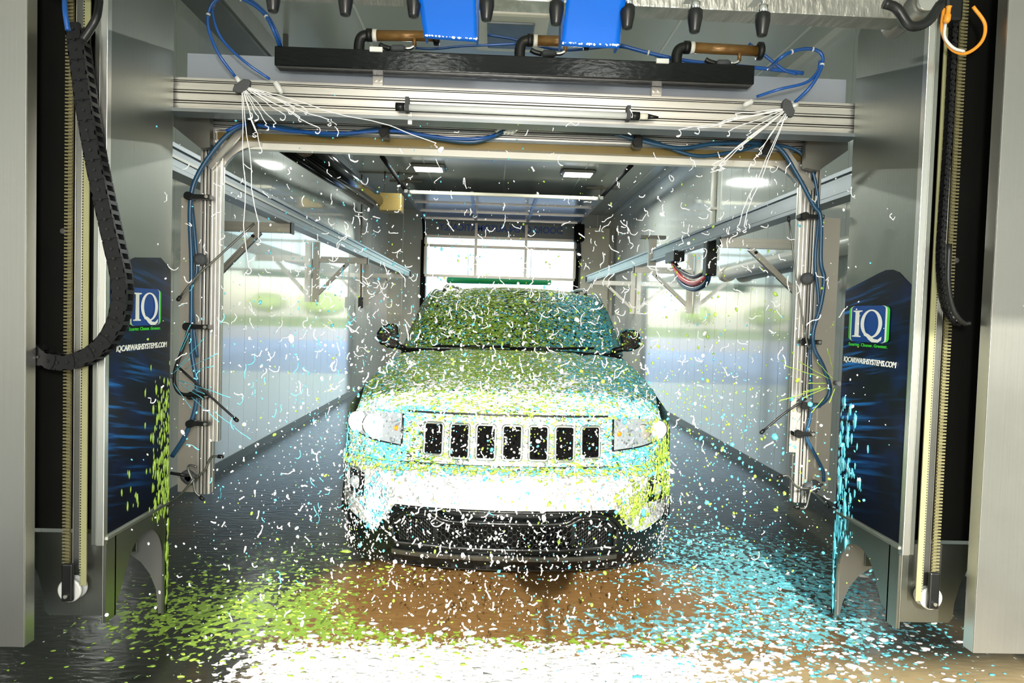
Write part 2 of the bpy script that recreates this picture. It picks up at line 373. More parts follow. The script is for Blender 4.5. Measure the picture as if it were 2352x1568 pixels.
# ------------------------------------------------------------------ the bay: floor, walls, ceiling, doors
XL_W, XR_W, YF, YB = -2.55, 2.87, -2.5, 17.3
DX0, DX1, DZ = -1.67, 1.99, 3.78       # both doorways
def struct(mb, name, m, **k): return mb.build(name, m, kind='structure', **k)
f = MB(); f.grid(lambda u, v: (XL_W-.15+u*(XR_W-XL_W+.3), YF-.15+v*(YB-YF+.3), 0), 20, 60, False); f.box((XL_W-.15, YF-.15, -.12), (XR_W+.15, YB+.15, -.01))
struct(f, 'floor', 'floor', loc=(0, 0, 0))
struct(MB().box((XL_W-.1, YF, ZC), (XR_W+.1, YB, ZC+.1)), 'ceiling', 'ceil')
for nm, xw, sg in (('wall_left', XL_W, -1), ('wall_right', XR_W, 1)):
    wl = struct(MB().box((xw+sg*.02, YF, 0), (xw+sg*.14, YB, ZC)), nm, 'trimw')
    npl = 48; pw = (YB-YF)/npl; first = None
    for i in range(npl):
        y = YF+(i+.5)*pw
        if first is None:
            mb = MB(); e = .003
            mb.add([(xw-sg*.004, y-pw/2+e, .09), (xw-sg*.004, y+pw/2-e, .09), (xw-sg*.004, y+pw/2-e, ZC), (xw-sg*.004, y-pw/2+e, ZC),
                    (xw+sg*.025, y-pw/2, .09), (xw+sg*.025, y+pw/2, .09), (xw+sg*.025, y+pw/2, ZC), (xw+sg*.025, y-pw/2, ZC)],
                   [(0,1,2,3),(4,7,6,5),(0,4,5,1),(1,5,6,2),(2,6,7,3),(3,7,4,0)])
            first = mb.build('wall_plank', 'wall', wl); y0 = y; pk = first
        else:
            pk = first.copy(); COL.objects.link(pk); pk.location = (0, y-y0, 0)
        pk.rotation_euler = (0, 0, 0)
    struct(MB().box((xw-sg*.012, YF, 0), (xw+sg*.02, YB, .09)), 'baseboard_'+nm[5:], 'dark_steel')
def wall_with_opening(name, y0, y1, DX1=1.99):
    mb = MB(); mb.box((XL_W-.14, y0, 0), (DX0, y1, ZC)); mb.box((DX1, y0, 0), (XR_W+.14, y1, ZC)); mb.box((DX0, y0, DZ), (DX1, y1, ZC))
    return struct(mb, name, 'ceil')
wb = wall_with_opening('wall_back', YB, YB+.2)
wall_with_opening('wall_front', YF-.2, YF, 2.25)  # unseen entrance wall, its opening widened so sun reaches the right column
# back wall vertical seams and the cream pilaster
for k, xs in enumerate((-2.2, 2.12, 2.5)):
    MB().box((xs-.012, YB-.012, 0), (xs+.012, YB, ZC)).build('joint_strip', 'trimw', wb)
pil = MB().box((2.10, YB-.22, 0), (2.78, YB, 3.72)).build('trim_1', 'cream', kind='structure', bevel=.02)
MB().box((2.12, YB-.235, 2.0), (2.76, YB-.22, 2.02)).build('joint_strip', 'trimw', pil)
# ceiling seams
for k, xs in enumerate((-1.2, .15, 1.5, 2.6)):
    struct(MB().box((xs-.01, YF, ZC-.006), (xs+.01, YB, ZC)), 'trim_%d' % (k+2), 'trimw')
struct(MB().box((XR_W-.06, YF, ZC-.07), (XR_W, YB, ZC)), 'trim_6', 'trimw')
struct(MB().box((XL_W, YF, ZC-.07), (XL_W+.06, YB, ZC)), 'trim_7', 'trimw')
struct(MB().box((-60, YB+.15, -.06), (60, 90, -.02)), 'ground', 'asphalt')
struct(MB().box((-30, YB+.25, -.02), (30, 36, -.012)), 'apron', mat('wet_sky_reflection_apron', (.20, .31, .56), .3, 0, .12))  # the sky's blue reflection is painted into this wet pavement
MB().box((-80, 62, -.03), (80, 140, .0)).build('lawn', 'grassy', label='green lawn far beyond the exit', cat='lawn', kind='stuff')
struct(MB().box((-40, -40, -.06), (40, YF-.15, -.02)), 'ground', 'asphalt')

# exit sectional door: lower sections still hanging, upper ones run back under the ceiling
door = thing('door_1', (0, YB-.1, 2.4), None, None); door['kind'] = 'structure'
ZB = PY(1140, 637, YB-.12).z
rows = [ZB, PY(1140, 568, YB-.12).z, PY(1140, 547, YB-.12).z, 3.74]
yd = YB-.12
fr = MB()
xs = [DX0+.03, DX0+.03+1.205, DX0+.03+2.41, DX1-.03]
for z in rows[:3]: MB().box((DX0+.02, yd-.03, z-.03), (DX1-.02, yd+.03, z+.03)).build('door_rail', 'alu_dark', door)
for r in range(2):
    for x in xs: MB().box((x-.03, yd-.025, rows[r]+.03), (x+.03, yd+.025, rows[r+1]-.03)).build('door_stile', 'alu_dark', door)
    for k in range(3): MB().box((xs[k]+.03, yd-.006, rows[r]+.03), (xs[k+1]-.03, yd+.006, rows[r+1]-.03)).build('pane', 'glass', door)
MB().box((DX0+.02, yd-.03, rows[2]+.03), (DX1-.02, yd+.01, 3.80)).build('header_panel', 'header_grey', door)
for x in xs[1:3]: MB().box((x-.03, yd-.05, rows[2]+.03), (x+.03, yd-.03, 3.74)).build('door_stile', 'alu_dark', door)
zh = 3.80; yh = [16.7, 15.5, 14.3, 13.1]
for i, y in enumerate(yh):
    if i == 3: MB().tube(spline([(-1.50, y+.12, zh-.02), (-1.46, y+.01, zh-.05), (-1.3, y, zh-.05), (1.62, y, zh-.05), (1.78, y+.01, zh-.05), (1.82, y+.12, zh-.02)], 5), .035, 8).build('lift_bar', 'cream', door)
    else: MB().box((DX0+.04, y-.03, zh-.06), (DX1-.04, y+.03, zh)).build('door_rail', 'alu', door)
for i in range(3):
    for k in range(3): MB().box((xs[k]+.03, yh[i+1]+.03, zh-.035), (xs[k+1]-.03, yh[i]-.03, zh-.02)).build('panel', 'door_panel', door)
    for x in xs: MB().box((x-.03, yh[i+1]+.03, zh-.06), (x+.03, yh[i]-.03, zh)).build('door_stile', 'alu_dark', door)
def text_mesh(s, size, origin, ux, uy, name, m, parent, depth=.003, center=False, shear=0, bold=0, sx=1, width=0):
    cu = bpy.data.curves.new('t', 'FONT'); cu.body = s; cu.size = size; cu.extrude = depth; cu.shear = shear; cu.offset = bold
    cu.resolution_u = 3
    if center: cu.align_x = 'CENTER'
    to = bpy.data.objects.new('t', cu); COL.objects.link(to); bpy.context.view_layer.update()
    me = bpy.data.meshes.new_from_object(to.evaluated_get(bpy.context.evaluated_depsgraph_get()))
    bpy.data.objects.remove(to); ux, uy = Vector(ux).normalized(), Vector(uy).normalized(); un = ux.cross(uy)
    org = Vector(origin)-orig(parent)
    if width: xs_ = [v.co.x for v in me.vertices]; sx = width/(max(xs_)-min(xs_))
    for v in me.vertices: c = v.co.copy(); v.co = org+ux*c.x*sx+uy*c.y+un*c.z
    me.materials.clear(); me.materials.append(M[m]); o = bpy.data.objects.new(name, me); COL.objects.link(o); o.parent = parent; return o
# the words face out through the door, so from inside they read backwards
text_mesh('DOORS OPEN AUTOMATICALLY', .22, (.16, yd-.034, 3.55), (-1, 0, 0), (0, 0, 1), 'lettering', 'print_text_blue', door, center=True, sx=.92, bold=.004)
def track(name, sg, x, lab):
    t = thing(name, (x, 15, 3.6), lab, 'door track', 'exit door tracks')
    path = spline([(x, YB-.08, 1.2), (x, YB-.08, 3.1), (x, YB-.1, 3.45), (x, YB-.35, 3.72), (x, YB-.9, 3.82), (x, 14, 3.84), (x, 10.6, 3.84)], 6)
    MB().tube(path, .035, 6).build('track', 'recess', t)
    for y in (10.7, 13.5):
        MB().box((x-.02, y-.02, 3.84), (x+.02, y+.02, ZC)).build('hanger', 'dark_steel', t)
        MB().box((x-.3, y-.025, 3.99), (x+.3, y+.025, 4.03)).build('strut_channel', 'dark_steel', t)
    MB().box((x-.06, YB-.14, 0), (x+.06, YB-.02, 3.3)).build('jamb_post', 'recess', t, bevel=.01)
    return t
track('door_track', -1, DX0-.02, 'black curved door track on the left of the exit opening')
t = track('door_track', 1, DX1+.02, 'black curved door track on the right of the exit opening')
MB().box((1.9, YB-.6, 3.35), (2.12, YB-.3, 3.75)).build('spring_bracket', 'recess', t, bevel=.03)
MB().tube(spline([(2.0, YB-.4, 3.35), (2.03, YB-.35, 3.1), (2.06, YB-.32, 2.95)], 4), .05, 8).build('cable_drum', 'black', t)
# green clearance bar beyond the exit
gb = thing('clearance_bar', (.35, 19.2, 2.3), 'green round-ended bar hanging across the opening beyond the exit door', 'bar')
a, b = PY(1026, 643, 19.2), PY(1266, 648, 19.2)
MB().tube([a, a+(b-a)*.01, b-(b-a)*.01, b], [.05, .085, .085, .05], 12).build('bar', 'green_bar', gb)
for q in (a+(b-a)*.2, a+(b-a)*.8): MB().cyl(q+Vector((0, 0, .07)), (q.x, q.y, 3.9), .008, 6).build('hanger_chain', 'trimw', gb)
MB().box((-1.4, 19.1, 3.9), (2.0, 19.3, 4.05)).build('canopy_beam', 'trimw', gb)
for q in (-1.9, 2.3): MB().box((q, 19.1, -.02), (q+.12, 19.3, 4.05)).build('post', 'trimw', gb)
MB().box((-1.9, 19.1, 4.05), (2.42, 19.3, 4.12)).build('cap_beam', 'trimw', gb)
# tree line far outside, seen in the glossy walls
for i in range(9):
    x = -40+i*9.5+random.uniform(-1, 1); y = 95+random.uniform(-4, 4)
    tr = thing('tree', (x, y, -.02), ('leftmost', 'second', 'third', 'fourth', 'fifth', 'sixth', 'seventh', 'eighth', 'rightmost')[i]+' round tree of the row far beyond the exit', 'tree', 'trees far beyond the exit')
    MB().cyl((x, y, -.02), (x, y, 1.8), .22, 8, .12).build('trunk', 'bark', tr)
    mb = MB(); rr = random.uniform(1.7, 2.3)
    def cf(u, v):
        th, ph = 2*PI*u, PI*v; k = rr*(1+.18*noise.noise(Vector((math.cos(th)*2+i*7, math.sin(th)*2, v*4))))
        return (x+k*1.35*math.cos(th)*math.sin(ph), y+k*math.sin(th)*math.sin(ph), 2.3+k*.7*math.cos(ph))
    mb.grid(cf, 22, 12); mb.build('crown', 'leaf', tr)

# ------------------------------------------------------------------ ceiling fittings
for i, (lx, ly) in enumerate(LAMP_POS):
    lab = ('lit rectangular ceiling light left of centre, far down the bay', 'lit rectangular ceiling light right of centre, far down the bay', 'added ceiling light hidden behind the left half of the cross beam', 'added ceiling light hidden behind the right half of the cross beam', 'left unseen ceiling light added over the entrance behind the viewer', 'right unseen ceiling light added over the entrance behind the viewer')[i]
    t = thing('ceiling_light', (lx, ly, ZC-.07), lab, 'light', 'bay ceiling lights')
    MB().box((lx-.29, ly-.22, ZC-.06), (lx+.29, ly+.22, ZC)).build('housing', 'dark_steel', t, bevel=.02)
    MB().box((lx-.235, ly-.17, ZC-.075), (lx+.235, ly+.17, ZC-.055)).build('diffuser', 'lamp', t, bevel=.015)
a = PZ(1178, 62, ZC); t = thing('ceiling_light', (a.x, a.y, ZC-.08), 'unlit square ceiling fixture with cream rim above the blue panels', 'light', 'bay ceiling lights')
MB().box((a.x-.33, a.y-.42, ZC-.07), (a.x+.30, a.y+.42, ZC)).build('rim', 'cream', t, bevel=.05)
MB().box((a.x-.22, a.y-.28, ZC-.09), (a.x+.18, a.y+.28, ZC-.06)).build('diffuser', 'skyl', t, bevel=.05)
# flue pipes at the upper left and channel above gantry
t = thing('exhaust_pipes', (-2, 10, 3.3), 'pair of fat black pipes running under the ceiling along the left wall', 'pipes')
for (px, py), (qx, qy), r in (((700, 335), (868, 462), .11), ((650, 335), (850, 470), .075)):
    MB().cyl(PY(px, py, 7.2), PY(qx, qy, 12.8), r, 16).build('pipe', 'wetblack', t)
p = PY(898, 466, 12.8)
MB().box(p-Vector((.2, .12, .16)), p+Vector((.2, .25, .16))).build('junction_box', 'gold', t, bevel=.02)
MB().box((-2.45, 12.85, ZC-.03), (-1.4, 12.9, ZC)).build('hanger_channel', 'dark_steel', t)
for x in (p.x-.12, p.x+.12): MB().cyl((x, p.y, p.z+.1), (x, p.y, ZC), .012, 6).build('hanger_rod', 'dark_steel', t)
t = thing('ceiling_channel', (-1.95, 6, 3.5), 'dark grey sheet channel running lengthwise at the upper left behind the blue hose loops', 'channel')
MB().box((-2.06, 3.2, 3.52), (-1.82, 7.2, 3.62)).build('channel', 'dark_steel', t)
MB().box((-1.84, 3.2, 3.55), (-1.80, 7.2, 3.70)).build('flange', 'alu_dark', t)
for y in (4.2, 6.6): MB().box((-1.97, y, 3.62), (-1.93, y+.04, ZC)).build('hanger', 'dark_steel', t)
# drop rod at the left
p0, p1 = PY(829, 482, 13.2), PY(829, 690, 13.2)
t = thing('drop_rod', p1, 'thin rusty rod hanging near the far end of the left wall with black end fitting', 'rod')
MB().cyl((p0.x, p0.y, ZC), p1, .014, 8).build('rod', 'brass', t); MB().box(p1-Vector((.045, .04, .14)), p1+Vector((.045, .04, .06))).build('end_fitting', 'black', t, bevel=.01)

t = thing('flash_fill_stand', (.10, -.75, 0), 'round lamp on a tripod added behind the viewer in place of the camera flash', 'lamp')  # unseen stand and head, added to carry the flash-like light
MB().lathe((.10, -.65, 1.98), (0, -1, 0), [(-.02, .19), (.02, .19), (.10, .12), (.16, .08)], 20).build('lamp_head', 'black', t)
MB().cyl((.10, -.75, .55), (.10, -.75, 1.95), .014, 10).build('pole', 'dark_steel', t)
for k in range(3): a_ = 2*PI*k/3+.3; MB().cyl((.10, -.75, .75), (.10+.4*math.cos(a_), -.75+.4*math.sin(a_), 0.01), .011, 8).build('leg', 'dark_steel', t)

# ------------------------------------------------------------------ guide rails and wall brackets
def guide_rail(x, lab):
    t = thing('guide_rail', (x, 3, 2.38), lab, 'rail', 'gantry guide rails'); mb = MB()
    mb.box((x-.045, 3.25, 2.33), (x+.045, 15.3, 2.43)); mb.build('beam', 'galv', t)
    for zz, nm in ((2.44, 'upper_lip'), (2.31, 'lower_lip')):
        MB().box((x-.06, 3.25, zz-.012), (x+.06, 15.3, zz+.012)).build(nm, 'galv', t)
    MB().box((x-.03, 3.25, 2.372), (x-.0+.053, 15.25, 2.388)).build('web', 'alu_dark', t)
    MB().box((x-.065, 15.3, 2.3), (x+.065, 15.32, 2.46)).build('end_cap', 'black', t)
    return t
XRL, XRR = -1.83, 2.06
guide_rail(XRL, 'long galvanised guide rail running the length of the left wall'); guide_rail(XRR, 'long galvanised guide rail running the length of the right wall')
def bracket(xr, xw, y, lab, sc_=1.0, z=2.28, mate='alu_dark'):
    sg = 1 if xw > xr else -1
    t = thing('wall_bracket', (xw, y, z-.5), lab, 'bracket', 'brackets holding the guide rails')
    post = xw-sg*.06
    mb = MB(); rail_profile(mb, (post, y, z-.62*sc_), (post, y, z+.22), .085, .07, 2); mb.build('post', mate, t)
    mb = MB(); rail_profile(mb, (post-sg*.04, y, z-.02), (xr-sg*.06, y, z-.02), .07, .085, 2); mb.build('arm', mate, t)
    mb = MB(); rail_profile(mb, (post-sg*.03, y, z-.50*sc_), (xr+sg*(.22), y, z-.06), .05, .05, 2); mb.build('brace', mate, t)
    MB().box((xr-sg*.06-.006, y-.05, z-.07), (xr-sg*.06+.006, y+.05, z+.03)).build('end_cap', 'black', t)
    MB().cyl((xr+sg*.27, y-.04, z-.1), (xr+sg*.27, y+.04, z-.1), .014, 8).build('bolt', 'black', t)
    return t
for y, where in ((6.3, 'nearest'), (10.1, 'middle'), (14.2, 'farthest')):
    bracket(XRL, XL_W, y, where+' triangular aluminium bracket under the left guide rail', 1.0)
    bracket(XRR, XR_W, y if y > 7 else 6.3, where+' triangular aluminium bracket under the right guide rail', 1.0, mate='alu')
# small top plate on right rail
p = PY(1499, 545, 9.1)
t = thing('rail_stop', p, 'small dark T-shaped stop plate standing up by the right guide rail', 'plate')
MB().box(p-Vector((.16, .06, .02)), p+Vector((.16, .06, .02))).build('plate', 'dark_steel', t); MB().box(p-Vector((.05, .03, .36)), p+Vector((.05, .03, -.02))).build('stem', 'alu_dark', t)
# wall conduit and pipes on the right wall
t = thing('wall_duct', (2.75, 6, 2.1), 'fat off-white duct pipe running level along the right wall', 'duct')
MB().cyl((2.76, 2.9, 2.24), (2.76, 8.3, 2.12), .075, 16).build('pipe', 'trimw', t); MB().cyl((2.76, 8.25, 2.12), (2.76, 8.4, 2.117), .088, 16).build('coupling', 'cream', t)
t = thing('wall_pipe', (2.82, 9.2, 2.4), 'thin white vertical pipe on the right wall down to the guide rail', 'pipe')
MB().cyl((2.83, 9.2, 2.35), (2.83, 9.2, ZC), .035, 12).build('pipe', 'trimw', t); MB().box((2.78, 9.15, 3.0), (2.87, 9.25, 3.03)).build('strap', 'alu', t)
# festoon hoses under right rail
for nm, m_, dz, r, lab in (('festoon_hose', 'red', 0, .028, 'red hose loop hanging under the right guide rail'), ('festoon_hose', 'black', .07, .022, 'thin black hose loop hanging above the red loop at the right guide rail'),
                           ('festoon_hose', 'teal_hose', -.055, .026, 'dark blue hose loop hanging just below the red loop at the right guide rail')):
    q = spline([(2.02, 8.0, 2.30), (2.02, 7.95, 2.2+dz*.3), (2.02, 7.6, 2.02+dz), (2.02, 7.1, 1.93+dz), (2.02, 6.7, 1.97+dz), (2.02, 6.62, 2.05+dz*.6), (2.02, 6.6, 2.30)], 7)
    MB().tube(q, r, 8).build(nm, m_, label=lab, cat='hose', group='hose loops under the right rail')
t = thing('hose_clip', (2.02, 6.6, 2.1), 'black clip box holding the ends of the hose loops under the right rail', 'clip')
MB().box((1.97, 6.54, 1.98), (2.07, 6.66, 2.3)).build('clip', 'black', t, bevel=.01); MB().box((1.96, 7.7, 2.2), (2.08, 8.1, 2.32)).build('trolley', 'black', t, bevel=.01)
p = PX(1412, 722, XR_W); MB().box((XR_W-.015, p.y-.0, 1.35), (XR_W-.004, p.y+.5, 1.62)).build('notice', 'print_white', label='small white and red notice on the far end of the right wall', cat='notice')

# ------------------------------------------------------------------ gantry towers
XL, XR = -1.605, 1.812
streakL = streakmat('streak_print_left', 3.02, 1, .20); streakR = streakmat('streak_print_right', 3.6, -1, .16)
def arc(cy, cz, r, a0, a1, n):
    return [(cy+r*math.cos(math.radians(a0+(a1-a0)*i/n)), cz+r*math.sin(math.radians(a0+(a1-a0)*i/n))) for i in range(n+1)]
def tower(side):
    L = side == 'left'; o = -1 if L else 1; X0 = XL if L else XR
    yn, yf = 3.02, 3.60
    zb = .57 if L else .60; zn_leg = .20 if L else .235; zf_leg = .006 if L else .06
    t = thing('wash_tower', (X0+o*.2, 3.2, 0), ('left' if L else 'right')+' steel gantry tower with blue printed panel, belts and outer cover', 'machine', 'gantry towers')
    X = lambda d: X0+o*d                    # distance outward from the inner face
    def plate(name, yz, d0, d1, m, par=t, bevel=0, **k):
        return MB().prism([(X(d0), y, z) for y, z in yz], (o*(d1-d0), 0, 0)).build(name, m, par, bevel=bevel, **k)
    # inner side plate, chamfered top
    plate('side_plate', [(yn, zb), (yf, zb), (yf, 3.02), (yf-.22, 3.34), (yn, 3.42)], 0, .012, 'steel', bevel=.002)
    # leg plate with arched cut-out: inner and outer
    arch = arc(yn+.36, .29, .155, 0, 180, 16)
    rr = [(yn, zb), (yf, zb), (yf, zf_leg), (yf-.05, zf_leg), (yf-.05, .30)]
    inner = [(yn, zb), (yf, zb), (yf, zf_leg), (yf-.045, zf_leg), (yf-.045, .28)]
    inner += arc(yn+.345, .30, .19, 0, 150, 14)
    inner += [(yn+.125, .30), (yn+.085, zn_leg+.05), (yn+.085, zn_leg), (yn, zn_leg)]
    plate('leg_plate', inner, 0, .010, 'steel')
    rp = [(.0, zf_leg), (.032, zf_leg), (.045, .13), (.075, .205), (.12, .265), (.17, .30), (.225, .325), (.24, .35), (.24, zb), (0, zb)]
    MB().prism([(X(d), yf-.03, z) for d, z in rp], (0, .008, 0)).build('rear_leg_plate', 'cover_steel', t)
    plate('inner_baffle', [(yn+.10, .33), (yn+.42, .40), (yn+.42, zb-.01), (yn+.10, zb-.01)], .175, .181, 'steel')
    MB().box((X(0), yf-.012, zf_leg), (X(.035), yf, zb)).build('leg_flange', 'steel', t)
    # bracket box seen through the arch
    bx = MB().box((X(.07), yn+.40, .37), (X(.175), yn+.415, .565)).build('cable_bracket', 'dark_steel', t, bevel=.002)
    MB().cyl((X(.12), yn+.388, .545), (X(.12), yn+.40, .545), .012, 8).build('bolt', 'steel_light', bx)
    MB().cyl((X(.12), yn+.388, .385), (X(.12), yn+.40, .385), .012, 8).build('bolt', 'steel_light', bx)
    MB().bar((X(0), yn-.006, zb-.005), (X(0), yf, zb-.005), .02, .012).build('lower_lip', 'steel_light', t)
    # blue print
    if L: dec = [(yn+.004, zb+.012), (yf-.01, zb+.012)]+arc(yf-.06, PX(380, 606, XL).z-.05, .05, 0, 90, 6)+[(yf-.12, PX(365, 591, XL).z), (yn+.22, PX(330, 594, XL).z), (yn+.004, PX(246, 618, XL).z)]
    else: dec = [(yn+.012, zb+.012), (yf-.002, zb+.012), (yf-.002, PX(1937, 667, XR).z)]+[(PX(px, py, XR).y, PX(px, py, XR).z) for px, py in ((1980, 648), (2020, 627), (2036, 620), (2052, 619), (2066, 625), (2076, 636))]+[(yn+.012, PX(2082, 655, XR).z)]
    plate('printed_panel', dec, -.0025, 0, streakL if L else streakR)
    # logo and words
    e = -.006
    if L:
        c0, c1 = PX(277, 664, XL), PX(367, 664, XL); lz0, lz1 = PX(330, 747, XL).z, PX(330, 662, XL).z
        c0 = PX(291, 664, XL); dirv = Vector((0, 1, 0)); org = Vector((X(e), c0.y, lz0)); wd = c1.y-c0.y
    else:
        c0, c1 = PX(1955, 703, XR), PX(2048, 703, XR); lz0, lz1 = PX(1998, 786, XR).z, PX(1998, 702, XR).z
        dirv = Vector((0, -1, 0)); org = Vector((X(e), c0.y, lz0)); wd = c0.y-c1.y
    hd = lz1-lz0; nv = Vector((-o, 0, 0))
    def U(u, v, k=0): return org+dirv*u*wd+Vector((0, 0, v*hd))+nv*k*.0015
    def rrect(u0, u1, v0, v1, r, k):
        P = []
        for cu, cv, a0 in ((u1-r, v1-r, 0), (u0+r, v1-r, 90), (u0+r, v0+r, 180), (u1-r, v0+r, 270)):
            for i in range(5): a = math.radians(a0+i*22.5); P.append(U(cu+r*math.cos(a), cv+r*math.sin(a), k))
        return P
    lg = MB().prism(rrect(0, 1, .02, .98, .1, 0), nv*.001).build('logo_border', 'print_green', t)
    MB().prism(rrect(.055, .945, .0, 1., .1, 1), nv*.001).build('logo_edge', 'print_white', lg)
    MB().prism(rrect(.085, .915, .0, 1.0, .09, 2), nv*.001).build('logo_field', 'print_blue', lg)
    I = [(.12, .13), (.34, .13), (.34, .16), (.29, .175), (.285, .82), (.36, .845), (.36, .87), (.13, .87), (.13, .845), (.19, .82), (.185, .175), (.12, .16)]
    mb = MB().prism([U(u, v, 3) for u, v in I], nv*.001)
    n = 36; V = []
    for i in range(n):
        a = 2*PI*i/n; V.append(U(.60+.265*math.cos(a), .51+.385*math.sin(a), 4)); V.append(U(.60+.175*math.cos(a), .51+.345*math.sin(a), 4))
    mb.add(V, [(2*i, 2*((i+1) % n), 2*((i+1) % n)+1, 2*i+1) for i in range(n)])
    T = [(.43, .22), (.50, .25), (.58, .20), (.68, .10), (.78, .09), (.86, .17), (.855, .08), (.78, .01), (.64, .01), (.56, .07), (.50, .15), (.44, .18)]
    mb.prism([U(u, v, 4) for u, v in T], nv*.001); mb.build('logo_letters', 'print_white', lg)
    text_mesh('Smarter. Cleaner. Greener.', .0215, U(.02, -.125, 1), dirv, (0, 0, 1), 'slogan', 'print_green', t, depth=.0008, bold=.0003, width=wd*.96)
    tw = PX(1940, 830, XR).y-PX(2061, 838, XR).y
    if L: s0, zz = PX(380, 786, XL).y-tw, PX(350, 797, XL).z
    else: s0, zz = PX(1940, 830, XR).y, PX(2000, 835, XR).z
    text_mesh('IQCARWASHSYSTEMS.COM', .036, (X(e), s0, zz-.004), dirv, (0, 0, 1), 'web_address', 'print_white', t, depth=.0008, shear=.15, bold=.0008, width=tw)
    # aluminium channel on the near edge
    MB().box((X(-.004), yn-.03, zb-.03), (X(.026), yn+.002, 3.42)).build('edge_channel', 'steel_light', t, bevel=.002)
    MB().box((X(.030), yn-.022, zb-.03), (X(.052), yn+.01, 3.42)).build('edge_channel', 'steel', t, bevel=.002)
    # recess back sheet and side
    MB().box((X(.05), yn+.10, zb-.0), (X(.49), yn+.115, 3.5)).build('recess_sheet', 'recess', t)
    MB().box((X(.052), yn+.0, zb), (X(.062), yn+.1, 3.5)).build('recess_side', 'dark_steel', t)
    # belts
    def belt(d0, d1, y, z0, z1, dm, teeth_d, tdir, pitch, m1, par=t):
        bl = MB().box((X(d0), y, z0), (X(d1), y+.006, z1)).build('belt', m1, par)
        mb = MB(); z = z0
        while z < z1:
            mb.box((X(teeth_d), y-.001, z), (X(teeth_d+tdir), y+.007, z+pitch*.5)); z += pitch
        mb.build('belt_teeth', dm, bl, kind='stuff'); return bl
    belt(.083, .106, yn+.0, .36, 3.5, 'belt', .106, .0045, .0115, 'belt')
    b2 = MB().box((X(.185), yn+.06, .42), (X(.205), yn+.066, 3.5)).build('belt', 'belt_edge', t)
    mb = MB(); z = .42
    while z < 3.5: mb.box((X(.183), yn+.050, z), (X(.214), yn+.062, z+.007)); z += .0145
    mb.build('belt_teeth', 'belt_dull', b2, kind='stuff')
    # guide rail between belts
    MB().box((X(.122), yn+.02, .42), (X(.150), yn+.06, 3.5)).build('slide_rail', 'dark_steel', t, bevel=.003)
    MB().box((X(.150), yn+.03, .42), (X(.158), yn+.05, 3.5)).build('slide_strip', 'steel_light', t)
    # lower bracket with pulley
    zl = zn_leg
    fp = [(X(0), zb-.01), (X(.40), zb-.01), (X(.40), zl+.30), (X(.36), zl+.25), (X(.325), zl+.17), (X(.305), zl+.09), (X(.30), zl+.02), (X(.28), zl), (X(0), zl)]
    MB().prism([(x, yn+.07, z) for x, z in fp], (0, .01, 0)).build('pulley_plate', 'steel', t)
    MB().box((X(.0105), yn-.004, zl), (X(.016), yn+.069, zb-.032)).build('edge_flange', 'steel', t, bevel=.002)
    pu = MB().lathe((X(.155), yn-.0, zl+.135), (0, 1, 0), [(0, .044), (.004, .05), (.012, .05), (.016, .042), (.045, .042), (.048, .05), (.055, .05)], 24).build('pulley', 'nylon', t)
    MB().box((X(.125), yn-.03, zl+.10), (X(.17), yn-.008, zl+.26)).build('pulley_fork', 'black', t, bevel=.006)
    MB().cyl((X(.148), yn-.04, zl+.125), (X(.148), yn-.03, zl+.125), .008, 8).build('bolt', 'steel_light', t)
    # outer cover column
    cz = .177 if L else .216
    MB().box((X(.225), 2.845, cz), (X(.231), 2.905, 3.7)).build('cover_flange', 'steel_light', t, bevel=.001)
    cc = MB().box((X(.225), 2.84, cz), (X(.505), 2.845, 3.7)).build('cover', 'cover_steel', t, bevel=.001)
    MB().box((X(.50), 2.845, cz), (X(.505), 3.15, 3.7)).build('cover_return', 'steel', t)
    MB().cyl((X(.36), 2.836, 1.66), (X(.36), 2.84, 1.66), .009, 10).build('rivet', 'steel_light', cc)
    MB().box((X(.0), 3.0, 3.62), (X(.5), 3.16, 3.70)).build('top_tie', 'dark_steel', t)
    # wheel carriage riding the rail
    MB().box((X(.16), 3.16, 2.46), (X(.28), 3.56, 2.56)).build('carriage', 'dark_steel', t, bevel=.01)
    for y in (3.24, 3.48): MB().cyl((X(.17), y, 2.49), (X(.27), y, 2.49), .03, 14).build('wheel', 'nylon', t)
    # valve bits in the recess
    MB().cyl((X(.232), yn+.07, 1.86), (X(.232), yn+.1, 1.86), .012, 10).build('valve', 'steel_light', t)
    return t
tl = tower('left'); tr_ = tower('right')

# ------------------------------------------------------------------ overhead cross beam
t = thing('cross_beam', (.1, 3.7, 2.55), 'wide aluminium cross beam spanning the two gantry towers overhead', 'beam')
x0, x1 = XL-.02, XR+.02
mb = MB(); rail_profile(mb, (x0, 3.68, PY(700, 222, 3.62).z-.0), (x1, 3.68, PY(700, 222, 3.62).z), .12, .15, 4); mb.build('lower_extrusion', 'alu', t)
zlow = PY(700, 222, 3.62).z
for dz in (-.052, -.040, .0, .012, .050, .058): MB().box((x0, 3.6185, zlow+dz-.0018), (x1, 3.622, zlow+dz+.0018)).build('slot_shade', 'recess', t)  # dark strips that paint the shade inside the extrusion grooves
MB().box((XL+.04, 3.66, zlow+.08), (XR-.02, 3.69, zlow+.205)).build('back_sheet', mat('blue_grey_sheet', (.30, .33, .37), .35, .3, .1), t)
MB().box((x0, 3.58, zlow-.105), (x1, 3.70, zlow-.088)).build('bottom_strip', 'galv', t)
for px in (868, 1508):
    q = PY(px, 184 if px < 1000 else 208, 3.62)
    br = MB().box((q.x-.026, 3.615, q.z-.03), (q.x+.026, 3.66, q.z+.03)).build('clip_plate', 'alu', t, bevel=.002)
    for s in (-1, 1): MB().cyl((q.x+s*.012, 3.605, q.z), (q.x+s*.012, 3.615, q.z), .009, 10).build('bolt', 'steel_light', br)
